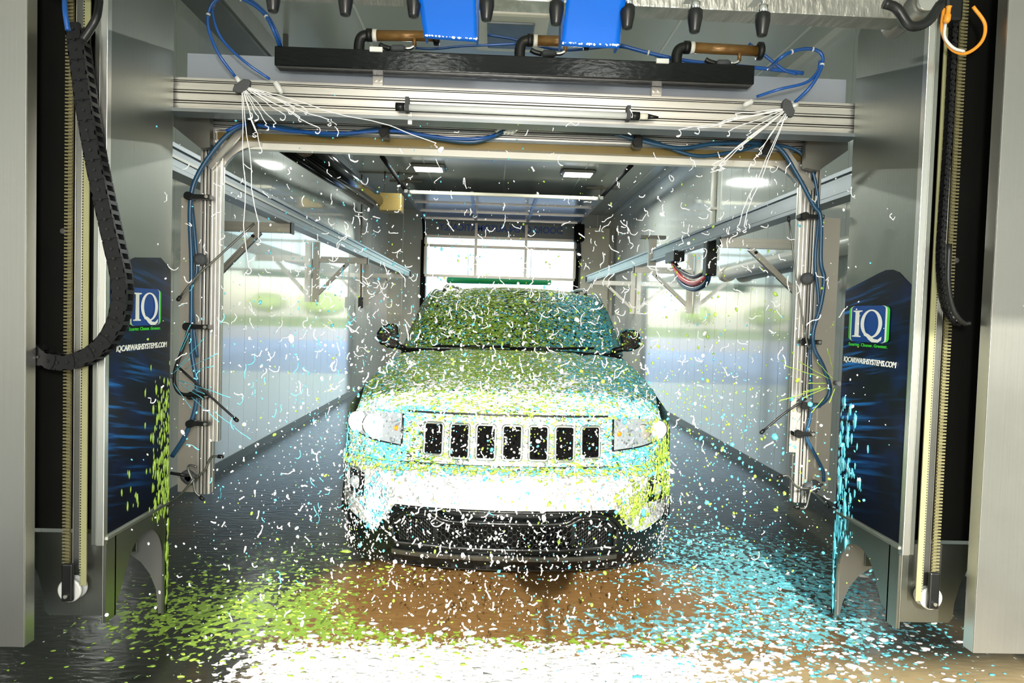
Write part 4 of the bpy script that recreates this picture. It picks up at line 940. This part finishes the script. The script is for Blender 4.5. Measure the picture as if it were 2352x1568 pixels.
# lower grille: recess, honeycomb, frames
frm = [(-.62, .40), (-.56, .47), (-.42, .485), (-.34, .44), (.34, .44), (.42, .485), (.56, .47), (.62, .40), (.60, .30), (-.60, .30)]
P = []
for i in range(len(frm)):
    a, b = frm[i], frm[(i+1) % len(frm)]
    for k in range(4): P.append(FA(a[0]+(b[0]-a[0])*k/4, a[1]+(b[1]-a[1])*k/4, .015))
MB().tube(P+[P[0]], .013, 7, cap=False).build('grille_surround', 'black', car)
MB().tube(spline([FA(x, z, .03) for x, z in ((-.66, .36), (-.60, .46), (-.48, .50), (-.38, .49), (-.30, .455), (0, .452), (.30, .455), (.38, .49), (.48, .50), (.60, .46), (.66, .36))], 5), .012, 7).build('upper_crease', 'wetblack', car)
for x0, x1, z0, z1, nm in ((-.36, .36, .315, .425, 'centre_mesh'), (-.57, -.39, .325, .45, 'side_mesh'), (.39, .57, .325, .45, 'side_mesh')):
    cb(strip(x0, x1, z0, z1, .004, 14, 4, .02), nm+'_recess', 'slotdark')
    mb = MB(); dx = .030 if 'centre' in nm else .017; dz = dx*.62
    nz_ = int((z1-z0)/dz)+1
    for j in range(nz_):
        z = z0+j*dz; k = 0; x = x0+(dx*.75 if j % 2 else 0)
        while x < x1-dx*.4:
            p = [(x, z), (x+dx*.5, z), (x+dx*.75, min(z+dz, z1)), (x-dx*.25, min(z+dz, z1))]
            for a, b in ((0, 1), (1, 2), (0, 3)): mb.bar(FA(*p[a], .014), FA(*p[b], .014), .004, .004)
            x += dx*1.5
    mb.build('honeycomb', 'black', car, kind='stuff')
cb(strip(-.62, .62, .235, .262, .025, 30, 2, .02), 'chin_strip', 'dark_steel')
cb(strip(-.94, .94, .165, .20, .0, 30, 2, .1), 'air_dam', 'rubber')
# seven-slot grille
sp = .142
cb(strip(-.56, .56, .735, 1.0, .006, 40, 6, .008), 'grille_surround_panel', 'car_side')
for i in range(7):
    xc = (i-3)*sp+.025; hw = .051; z0, z1 = .785, .965
    if i in (0, 6): z0 += .012
    cb(strip(xc-hw, xc+hw, z0, z1, .012, 4, 6, .02), 'grille_slot', 'slotdark')
    ring = []
    for cx_, cz_, a0 in ((xc+hw-.015, z1-.015, 0), (xc-hw+.015, z1-.015, 90), (xc-hw+.015, z0+.015, 180), (xc+hw-.015, z0+.015, 270)):
        for k in range(4): a = math.radians(a0+k*30); ring.append(FA(cx_+.015*math.cos(a), cz_+.015*math.sin(a), .02))
    MB().tube(ring+[ring[0], ring[1]], .0085, 7, cap=False).build('slot_frame', 'chrome', car)
    mb = MB()
    for j in range(1, 6): xx = xc-hw+j*2*hw/6; mb.bar(FA(xx, z0+.01, .018), FA(xx, z1-.01, .018), .003, .004)
    for j in range(1, 9): zz = z0+j*(z1-z0)/9; mb.bar(FA(xc-hw+.01, zz, .016), FA(xc+hw-.01, zz, .016), .003, .003)
    mb.build('slot_mesh', 'slotdark', car)
MB().tube([FA(-.55+1.1*i/30, 1.015, .006) for i in range(31)], .006, 6).build('hood_gap', 'black', car)
MB().tube([FA(-.58+1.16*i/30, .745, .012) for i in range(31)], .006, 6).build('grille_gap', 'black', car)
# headlights and fog lamps
for s in (-1, 1):
    x0, x1 = s*.585, s*.955
    zl_ = lambda x: float(np.interp(abs(x), [.58, .75, .96], [.835, .85, .89])); zh_ = lambda x: float(np.interp(abs(x), [.58, .8, .96], [1.005, .995, .955]))
    hl = strip(x0, x1, zl_, zh_, .014, 20, 6, .03).build('headlight', 'lens', car)
    for xx, nm, mm, r in ((s*.615, 'amber_lamp', 'amber', .015), (s*.93, 'side_marker', 'amber', .018)):
        zc_ = (zl_(xx)+zh_(xx))/2; MB().lathe(FA(xx, zc_, .02)+Vector((0, .01, 0)), (0, -1, 0), [(0, r), (.012, r*.8), (.02, r*.2)], 14).build(nm, mm, hl)
    for xx, rb in ((s*.76, .045 if s > 0 else .062), (s*.87, .052 if s > 0 else .058)):
        zc_ = (zl_(xx)+zh_(xx))/2
        MB().lathe(FA(xx, zc_, .016)+Vector((0, .02, 0)), (0, -1, 0), [(0, rb), (.02, rb), (.024, rb*.9)], 18).build('lamp_ring', 'chrome', hl)
        if s < 0 or abs(xx) > .8: MB().lathe(FA(xx, zc_, .055)+Vector((0, .02, 0)), (s*.5, -1, 0), [(-.03, rb*1.0), (0, rb*.98), (.012, rb*.8), (.022, rb*.3)], 18).build('lamp_bulb', 'bulb', hl)
    MB().tube([FA(x0+(x1-x0)*i/12, zl_(x0+(x1-x0)*i/12)-.006, .006) for i in range(13)], .004, 6).build('headlight_gap', 'black', hl)
    hl['label'] = 'large swept headlight with lit lamp'
    MB().tube([FA(s*.58, z, .012) for z in (.83, .92, 1.0)], .006, 6).build('headlight_edge', 'black', hl)
    fx, fz = s*.845, .60
    cb(strip(fx-.055, fx+.055, fz-.065, fz+.065, .016, 6, 6, .02), 'fog_recess', 'black')
    fg = MB().lathe(FA(fx, fz, .03)+Vector((0, .02, 0)), (s*.3, -1, 0), [(0, .03), (.012, .036), (.02, .032), (.026, .012)], 18).build('fog_lamp', 'lens', car)
    MB().tube(spline([FA(s*.79, fz+.07, .02), FA(s*.905, fz+.075, .02), FA(s*.925, fz, .02), FA(s*.89, fz-.075, .02), FA(s*.80, fz-.07, .02)], 5), .007, 6).build('fog_trim', 'chrome', car)
# body shell
Wd = lambda y: float(np.interp(y, [.1, .5, 1.0, 1.5, 2.0, 4.0, 4.7], [.965, .94, .905, .865, .86, .86, .80]))
Zs = lambda y: float(np.interp(y, [.1, .4, .8, 1.2, 1.6, 4.6], [.93, 1.00, 1.10, 1.18, 1.235, 1.22]))
Zc = lambda y: float(np.interp(y, [.10, .2, .4, .8, 1.2, 1.55], [1.055, 1.10, 1.15, 1.215, 1.265, 1.295]))
def hood(u, v):
    a = -1+2*u; a_ = math.copysign(abs(a)**.9, a); yst = plan(a_*.965)+vert(ztop(a_*.965)); y = yst+(1.55+.22*a_*a_-yst)*v**1.1; x = a_*min(.965, Wd(y))
    t = abs(a_); zc_, zs_ = Zc(y), Zs(y)
    z = zc_+(zs_-zc_)*t**3.2-.02*math.exp(-((t-.62)/.05)**2)*min(1, v*3)
    z = ztop(a_*.965)*(1-min(1, v*6))+z*min(1, v*6)
    return C(x, y, z)
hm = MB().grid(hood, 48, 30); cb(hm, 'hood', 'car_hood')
def arch_bottom(y):
    z = .30
    for yc in (.93, 3.82):
        d = abs(y-yc)
        if d < .46: z = max(z, .36+math.sqrt(max(0, .46**2-d*d))-.0)
    return z
for s in (-1, 1):
    def side(u, v):
        y = .45+(4.72-.45)*u; zt = Zs(y); zb_ = arch_bottom(y); z = zt+(zb_-zt)*v; tt = (zt-z)
        x = Wd(y)+(.972-Wd(y))*min(1, tt/.18)**.6 - (.05*max(0, (.5-z)/.3) if z < .5 else 0)
        if y < .6: x = min(x, .965)
        return C(s*x, y, z)
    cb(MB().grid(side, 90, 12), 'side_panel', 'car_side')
    for yc in (.93, 3.82): MB().tube([C(s*.965, yc+.46*math.cos(PI*i/20), .36+.46*math.sin(PI*i/20)) for i in range(21)], .022, 6).build('arch_trim', 'black', car)
    MB().box(C(s*.90, 1.45, .27), C(s*.96, 3.3, .36)).build('sill', 'black', car)
    for y in (1.42, 2.45, 3.42): MB().tube([C(s*(Wd(y)+.012), y, 1.2), C(s*.978, y, 1.0), C(s*.978, y, .45)], .004, 4).build('door_gap', 'black', car)
    for y in (2.25, 3.2): MB().tube(spline([C(s*.97, y-.1, 1.02), C(s*1.01, y-.05, 1.03), C(s*1.01, y+.05, 1.03), C(s*.97, y+.1, 1.02)], 3), .012, 6).build('door_handle', 'chrome', car)
# underbody closes the loft
MB().box(C(-.80, .55, .22), C(.80, 4.5, .34)).build('underbody', 'recess', car)
mirrors = []
# wheels
for yc in (.93, 3.82):
    for s in (-1, 1):
        c = C(s*.83, yc, .37); ax = Vector((s, 0, 0))
        wh = MB().lathe(c-ax*.12, ax, [(0, .24), (0, .33), (.03, .37), (.21, .37), (.24, .33), (.24, .25)], 40).build('wheel', 'rubber', car)
        MB().lathe(c+ax*.04, ax, [(0, .24), (.07, .245), (.075, .22), (.03, .2)], 30).build('rim', 'alu', wh)
        for k in range(5):
            a = 2*PI*k/5; MB().bar(c+ax*.09, c+ax*.09+Vector((0, math.cos(a), math.sin(a)))*.23, .05, .03, ax).build('spoke', 'alu', wh)
# cowl, windscreen, roof
def wsb(a): return C(a*.84, 1.60+.20*a*a, 1.285-.02*a*a)
def wst(a): return C(a*.70, 2.22+.09*a*a, 1.765-.045*abs(a)**3)
def ws(u, v):
    a = -1+2*u; p, q = wsb(a), wst(a); r = p+(q-p)*v; r += Vector((0, -.045, .045))*math.sin(PI*v)*(1-.3*a*a); return r
cb(MB().grid(ws, 40, 20), 'windscreen', 'car_glass', label='dark windscreen under streaky green foam')
MB().tube([C(a*.85, 1.55+.2*a*a, 1.285-.02*a*a) for a in [-.98+1.96*i/24 for i in range(25)]], .02, 6).build('cowl', 'black', car)
for x0, y0, x1, y1 in ((-.6, 1.60, -.02, 1.56), (-.02, 1.60, .62, 1.66)):
    MB().tube([C(x0, y0-.01, 1.31), C(x1, y1-.01, 1.325)], .010, 6).build('wiper', 'black', car)
def roof(u, v):
    a = -1+2*u; p = wst(a); y = v*2.35; wd_ = (1-.06*v); q = p+Vector((0, y, 0)); bulge = .055*math.sin(min(1, v*2.2)*PI/2)-.10*max(0, v-.6)**1.5
    cxx = C(0, 2.22+y, 0).x; q.x = cxx+(p.x-C(0, 2.22, 0).x)*wd_; q.z = p.z+bulge*(1-.35*a*a); return q
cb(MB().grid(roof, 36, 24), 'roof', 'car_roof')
for s in (-1, 1):
    def sw(u, v):
        q = roof(0 if s < 0 else 1, u); y = 1.80+2.75*u; p = C(s*Wd(y)*.985, y, Zs(y)); r = p+(q-p)*v; r.x += s*.03*math.sin(PI*v); return r
    cb(MB().grid(sw, 40, 10), 'side_glass', 'glass_dark')
    P = [wsb(s), ws(0 if s < 0 else 1, .5), wst(s)]+[roof(0 if s < 0 else 1, k/6) for k in range(1, 7)]
    MB().tube(spline(P, 5), .030, 8).build('roof_pillar', 'car_roof', car)
    for u in (.36, .72): MB().tube([sw(u, 0), sw(u, .5), sw(u, 1)], .03, 6).build('door_pillar', 'black', car)
    R = [roof(.5+s*.44, k/10)+Vector((0, 0, .012+(.035 if 0 < k < 10 else 0))) for k in range(1, 10)]
    MB().tube(spline([roof(.5+s*.44, .05)]+R+[roof(.5+s*.44, .97)], 3), .016, 8).build('roof_rail', 'dark_steel', car)
    # mirrors
    mc = PY(890 if s < 0 else 1448, 773 if s < 0 else 783, 5.42)
    ol = [(872, 752), (884, 744), (908, 743), (914, 749), (916, 795), (908, 801), (890, 799), (872, 790), (864, 778), (865, 764)] if s < 0 else [(1425, 772), (1430, 762), (1440, 757), (1462, 759), (1470, 767), (1473, 788), (1470, 798), (1450, 807), (1438, 808), (1430, 800)]
    mi = MB().prism([PY(px, py, 5.38) for px, py in ol], (0, .10, 0)); mi.build('mirror', 'wetblack', car, bevel=.018); mirrors.append(mi)
    MB().tube(spline([mc+Vector((-s*.04, .02, -.055)), mc+Vector((-s*.12, .05, -.09)), C(s*.86, 1.82, 1.22)], 5), .024, 8).build('mirror_arm', 'black', car)
# tail closes the shell
def tail(u, v):
    a = -1+2*u; q = roof(u, 1); p = C(a*Wd(4.7), 4.72-.1*a*a, 1.22); b = C(a*.90, 4.75-.1*a*a, .35)
    return q+(p-q)*(v/.4) if v < .4 else p+(b-p)*((v-.4)/.6)
cb(MB().grid(tail, 16, 14), 'tailgate', 'paint')
dg = bpy.context.evaluated_depsgraph_get()

# ------------------------------------------------------------------ foam: blobs, strands, droplets
rng = np.random.default_rng(5)
t_ = (1+5**.5)/2
ICO_V = np.array([(-1, t_, 0), (1, t_, 0), (-1, -t_, 0), (1, -t_, 0), (0, -1, t_), (0, 1, t_), (0, -1, -t_), (0, 1, -t_), (t_, 0, -1), (t_, 0, 1), (-t_, 0, -1), (-t_, 0, 1)])
ICO_V /= np.linalg.norm(ICO_V[0])
ICO_F = np.array([(0,11,5),(0,5,1),(0,1,7),(0,7,10),(0,10,11),(1,5,9),(5,11,4),(11,10,2),(10,7,6),(7,1,8),(3,9,4),(3,4,2),(3,2,6),(3,6,8),(3,8,9),(4,9,5),(2,4,11),(6,2,10),(8,6,7),(9,8,1)])
def mesh_np(name, V, Fc, m_, parent=None, **tags):
    me = bpy.data.meshes.new(name); org = np.array(orig(parent)) if parent is not None else V.mean(0)
    V = V-org; me.vertices.add(len(V)); me.vertices.foreach_set('co', V.astype(np.float32).ravel())
    k = Fc.shape[1]; n = len(Fc); me.loops.add(n*k); me.loops.foreach_set('vertex_index', Fc.astype(np.int32).ravel())
    me.polygons.add(n); me.polygons.foreach_set('loop_start', np.arange(0, n*k, k, dtype=np.int32)); me.polygons.foreach_set('loop_total', np.full(n, k, dtype=np.int32))
    me.polygons.foreach_set('use_smooth', np.ones(n, bool)); me.update(calc_edges=True); me.validate()
    me.materials.append(M[m_]); o = bpy.data.objects.new(name, me); COL.objects.link(o)
    if parent is not None: o.parent = parent
    else: o.location = org
    tag(o, tags.get('label'), tags.get('cat'), tags.get('group'), 'stuff'); return o
def blobs(cent, A, B, Cc, s, rough=.22):           # centres (n,3), three axis arrays, sizes (n,3)
    V = ICO_V[None]*s[:, None, :]; V = V*(1+rough*rng.standard_normal((len(cent), 12, 1)))
    V = cent[:, None]+V[..., 0:1]*A[:, None]+V[..., 1:2]*B[:, None]+V[..., 2:3]*Cc[:, None]
    Fc = ICO_F[None]+12*np.arange(len(cent))[:, None, None]
    return V.reshape(-1, 3), Fc.reshape(-1, 3)
def nrm(a): return a/np.maximum(np.linalg.norm(a, axis=-1, keepdims=True), 1e-9)
def sample(mbs, n, wfn=None):
    T = []
    for mb in mbs:
        V = np.array(mb.v)
        for q in mb.f:
            for k in range(1, len(q)-1): T.append((V[q[0]], V[q[k]], V[q[k+1]]))
    T = np.array(T); cr = np.cross(T[:, 1]-T[:, 0], T[:, 2]-T[:, 0]); ar = np.linalg.norm(cr, axis=1)/2; nn = nrm(cr)
    cen = T.mean(1)
    if wfn is not None: ar = ar*wfn(cen)
    idx = rng.choice(len(T), n, p=ar/ar.sum()); u, v = rng.random((2, n)); sw_ = u+v > 1; u[sw_], v[sw_] = 1-u[sw_], 1-v[sw_]
    t = T[idx]; P = t[:, 0]+u[:, None]*(t[:, 1]-t[:, 0])+v[:, None]*(t[:, 2]-t[:, 0]); n_ = nn[idx]
    view = np.array([0, 0, 1.8])-P; flip = (n_*view).sum(1) < 0; n_[flip] *= -1
    return P, n_
def surf_foam(mbs, n, size, m_, name, wfn=None, long_=1.8, flow=None, lift=.002):
    P, n_ = sample(mbs, n, wfn)
    d = rng.standard_normal((n, 3))*.45+(np.array([1, 0, 0]) if flow is None else np.array(flow)); A = nrm(d-n_*(d*n_).sum(1)[:, None]); B = np.cross(n_, A)
    s = size*np.exp(rng.normal(0, .35, n)); S = np.stack([s*long_, s*.8, s*.45], 1)
    V, Fc = blobs(P+n_*lift, A, B, n_, S); return mesh_np(name, V, Fc, m_, car)
lowcorner = lambda c: 1-.75*((np.abs(c[:, 0]-.115) > .56) & (c[:, 2] < .86))
gx = lambda c: (c[:, 0]-.15)
ws_m, rf_m = MB().grid(ws, 40, 20), MB().grid(lambda u, v: roof(u, v*.5), 30, 12)
def clear_slots(c):
    xx = c[:, 0]-.115-.025*0; u = ((xx-.025)/sp+.5) % 1-.5
    return np.where((np.abs(xx-.025) < 3.4*sp) & (np.abs(u*sp) < .055) & (c[:, 2] > .78) & (c[:, 2] < .97), .05, 1.)
front = [mid]
z_hi = lambda c: np.clip((c[:, 2]-.72)/.1, 0.0, 1)
greenw = lambda c: .35+1.2*np.exp(-((c[:, 0]+.05)/.5)**2)+.0*c[:, 0]
cyanw = lambda c: .12+1.0*np.clip((c[:, 0]-.35)/.4, 0, 1)+.25*np.clip((-.45-c[:, 0])/.3, 0, 1)
surf_foam([hm], 7000, .0055, 'foam_green', 'green_foam', greenw, 2.0)
surf_foam([hm], 3800, .005, 'foam_cyan', 'blue_foam', cyanw, 1.9)
edge = lambda c: .25+2.2*np.exp(-((c[:, 1]-3.95)/.22)**2)
surf_foam([hm], 5200, .0055, 'foam_white', 'white_foam', edge, 1.7)
surf_foam([ws_m], 3400, .0055, 'foam_green', 'green_foam', greenw, 1.8)
surf_foam([ws_m], 2000, .0055, 'foam_cyan', 'blue_foam', cyanw, 1.7)
surf_foam([ws_m, rf_m], 1900, .005, 'foam_white', 'white_foam', None, 1.5)
surf_foam(mirrors, 90, .006, 'foam_cyan', 'blue_foam'); surf_foam(mirrors, 120, .004, 'foam_white', 'white_foam'); surf_foam(mirrors, 60, .005, 'foam_green', 'green_foam')
surf_foam([rf_m], 900, .006, 'foam_green', 'green_foam', None, 1.6)
# front: blue near the viewer's left headlight, green at the right corner, white everywhere
lw_ = lambda c: (.12+1.6*np.exp(-((c[:, 0]+.48)/.18)**2)+.5*np.exp(-((c[:, 0]-.75)/.25)**2))*np.clip((c[:, 2]-.70)/.03, 0, 1)*clear_slots(c)
surf_foam(front, 2600, .0055, 'foam_cyan', 'blue_foam', lw_, 1.8)
surf_foam(front, 1600, .0055, 'foam_green', 'green_foam', lambda c: (.5+.6*(c[:, 2] < .76))*clear_slots(c)*lowcorner(c), 1.8)
surf_foam(front, 3200, .0050, 'foam_white', 'white_foam', lambda c: clear_slots(c)*lowcorner(c), 1.6)
cornerR = lambda c: np.exp(-((c[:, 0]-.98)/.06)**2)*(c[:, 2] > .55)+1.3*np.exp(-((c[:, 0]-.80)/.09)**2-((c[:, 2]-.52)/.08)**2)+.8*np.exp(-((c[:, 0]-.88)/.08)**2-((c[:, 2]-.62)/.07)**2)
surf_foam([bump_, mid, low], 620, .0062, 'foam_green', 'green_foam', cornerR, 2.2, (.5, 0, .8), .02)
cornerL = lambda c: 1.2*np.exp(-((c[:, 0]+.60)/.07)**2-((c[:, 2]-.50)/.09)**2)+.5*np.exp(-((c[:, 0]+.84)/.05)**2-((c[:, 2]-.85)/.15)**2)
surf_foam([bump_, mid, low], 320, .0062, 'foam_cyan', 'blue_foam', cornerL, 2.2, (-.5, 0, .8), .02)
surf_foam([bump_, low], 300, .0062, 'foam_white', 'white_foam', cornerL, 2.0, (-.5, 0, .8), .024)
surf_foam([bump_, low], 1000, .0035, 'foam_white', 'white_foam', lambda c: .1+(abs(c[:, 0]-.12) > .62), 1.6, (0, 0, 1), .02)
surf_foam([bump_], 800, .006, 'foam_green', 'green_foam', lambda c: np.exp(-((c[:, 2]-.715)/.02)**2), 1.6, None, .02)
surf_foam([bump_], 500, .006, 'foam_cyan', 'blue_foam', lambda c: np.exp(-((c[:, 2]-.715)/.02)**2), 1.6, None, .02)
# runs on the printed panels
def panel_runs(X_, yc, zlo, zhi, n, m_, label, dy, par, sgn):
    y = yc+sgn*np.abs(rng.normal(0, dy, n)); z = rng.beta(1.2, 1.6, n)*(zhi-zlo)+zlo; P = np.stack([np.full(n, X_), y, z], 1)
    s = .0052*np.exp(rng.normal(0, .5, n)); S = np.stack([s*1.0, s*.35, s*3.0], 1)
    e = np.eye(3); A, B, Cc = [np.repeat(e[i][None], n, 0) for i in (1, 0, 2)]
    V, Fc = blobs(P, A, B, Cc, S); mesh_np('foam_runs', V, Fc, m_, par, label=label)
panel_runs(XL+.004, 3.585, .5, 1.30, 230, 'foam_green', 'yellow green foam drips', .085, tl, -1)
panel_runs(XL+.004, 3.592, .05, .62, 60, 'foam_green', 'yellow green foam drips', .010, tl, -1)
panel_runs(XL+.004, 3.3, .62, 1.0, 10, 'foam_green', 'yellow green foam drips', .10, tl, -1)
panel_runs(XR-.004, 3.585, .45, 1.20, 200, 'foam_cyan', 'pale blue foam drips', .075, tr_, -1)
panel_runs(XR-.004, 3.592, .10, .62, 60, 'foam_cyan', 'pale blue foam drips', .010, tr_, -1)
# foam blobs on the floor
def floor_foam(n, cx, cy, rx, ry, m_, name, lab, size=.008, cut=True):
    P = np.stack([cx+rx*rng.normal(0, .5, n), cy+ry*rng.normal(0, .5, n), np.full(n, .001)], 1)
    k = (P[:, 0] > (-1.15 if 'white' in name else -2.0)) & (P[:, 0] < 2.4) & (P[:, 1] > 2.7)
    if cut: k &= (((P[:, 0]-.2)/.95)**2+((P[:, 1]-3.75)/.40)**2 > 1) | (rng.random(n) < .05)
    P = P[k]; n = len(P); a = rng.normal(0, .5, n); A = np.stack([np.cos(a), np.sin(a), 0*a], 1); B = np.stack([-np.sin(a), np.cos(a), 0*a], 1); Cc = np.repeat([[0, 0, 1.]], n, 0)
    s = size*np.exp(rng.normal(0, .4, n)); S = np.stack([s*1.6, s, s*.35], 1); V, Fc = blobs(P, A, B, Cc, S)
    mesh_np(name, V, Fc, m_, None, label=lab, cat='foam')
floor_foam(900, -.95, 3.70, 1.1, .75, 'foam_green', 'green_floor_foam', 'yellow green foam spread over the wet floor at the left front', .007)
floor_foam(1500, 1.55, 4.0, 1.1, 1.3, 'foam_cyan', 'blue_floor_foam', 'pale blue foam spread over the floor on the right', .007)
floor_foam(2600, .15, 3.02, 1.5, .36, 'foam_white', 'white_floor_foam', 'white foam flecks over the floor in front of the car', .008, False)
floor_foam(700, 1.2, 3.5, 1.3, .6, 'foam_white', 'white_floor_foam', 'white foam flecks among the blue foam at the right', .008)
# droplets in the air
def air(n, fn, m_, lab, s0=.0026, name='droplets'):
    P = fn(n); n = len(P); A = nrm(rng.standard_normal((n, 3))*.7+np.array([0, 0, 1.])); B = nrm(np.cross(A, rng.standard_normal((n, 3)))); Cc = np.cross(A, B)
    s = s0*np.exp(rng.normal(0, .45, n)); S = np.stack([s*rng.uniform(1, 1.9, n), s, s], 1); V, Fc = blobs(P, A, B, Cc, S, .07)
    mesh_np(name, V, Fc, m_, None, label=lab, cat='droplets')
def cloud(xc, xs, yc, ys, zc_, zs_):
    def fn(n):
        P = np.stack([rng.normal(xc, xs, n), rng.normal(yc, ys, n), rng.normal(zc_, zs_, n)], 1)
        return P[(P[:, 2] > .05) & (P[:, 1] > 2.45) & (P[:, 1] < 3.70) & (P[:, 0] > -1.45) & (P[:, 0] < 1.65) & (P[:, 2] < 2.45)]
    return fn
def unif(x0, x1, y0, y1, z0, z1): return lambda n: rng.uniform((x0, y0, z0), (x1, y1, z1), (n, 3))
air(2600, cloud(.0, .55, 3.2, .3, .75, .5), 'foam_white', 'white droplets flying around the front of the car', .0030, 'white_droplets')
air(1800, unif(-1.3, 1.55, 2.7, 3.65, .1, 2.2), 'foam_white', 'fine white droplets scattered through the air', .0016, 'fine_droplets')
air(900, cloud(.7, .5, 3.3, .25, 1.1, .45), 'foam_green', 'yellow green droplets in the air right of the car', .0032, 'green_droplets')
air(500, cloud(-.2, .6, 3.3, .25, 1.1, .5), 'foam_green', 'yellow green droplets in front of the windscreen', .0026, 'green_droplets')
air(900, cloud(-.4, .5, 3.3, .25, 1.3, .5), 'foam_cyan', 'pale blue droplets in the air left of the car', .0026, 'blue_droplets')
air(800, cloud(1.0, .4, 3.3, .25, .8, .35), 'foam_cyan', 'pale blue droplets in the air at the right', .0032, 'blue_droplets')
# curled strands of foam thrown from the fan nozzles
def strands(n, fn, r, m_, name, lab, lmin=4, lmax=13):
    mb = MB()
    for p in fn(n):
        k = random.randint(lmin, lmax); a = random.uniform(-2.4, -.7); q = Vector(p); P = [q.copy()]; da = random.uniform(-.5, .5)
        for i in range(k):
            da += random.uniform(-.6, .6); da *= .7; a += da+random.choice((0, 0, 0, random.uniform(-1.4, 1.4))); a += (-1.4-a)*.06; st = random.uniform(.003, .011)
            q = q+Vector((math.cos(a)*st, random.uniform(-.4, .4)*st, math.sin(a)*st)); P.append(q.copy())
        R = [r*random.uniform(.45, 1.5) for _ in P]; R[0] = r*1.3; mb.tube(P, R, 5)
    V = np.array(mb.v); mb2 = mb.build(name, m_, label=lab, cat='foam', kind='stuff'); return mb2
strands(520, cloud(-.05, .55, 3.2, .25, .65, .45), .0030, 'foam_white', 'foam_strands', 'white foam curls flying low in front of the car', 1, 5)
strands(260, cloud(-.6, .45, 3.3, .2, 1.75, .32), .0019, 'foam_white', 'foam_strands', 'white foam curls in the air at the upper left', 2, 10)
strands(240, cloud(.75, .45, 3.3, .2, 1.85, .3), .0019, 'foam_white', 'foam_strands', 'white foam curls in the air at the upper right', 2, 10)
strands(150, cloud(.1, .5, 3.25, .2, 1.3, .35), .0024, 'foam_white', 'foam_strands', 'white foam curls in the air before hood and windscreen', 3, 10)
strands(60, cloud(-.8, .3, 3.3, .2, 1.1, .35), .0020, 'foam_cyan', 'foam_strands', 'pale blue foam curls in the air at the left', 3, 10)
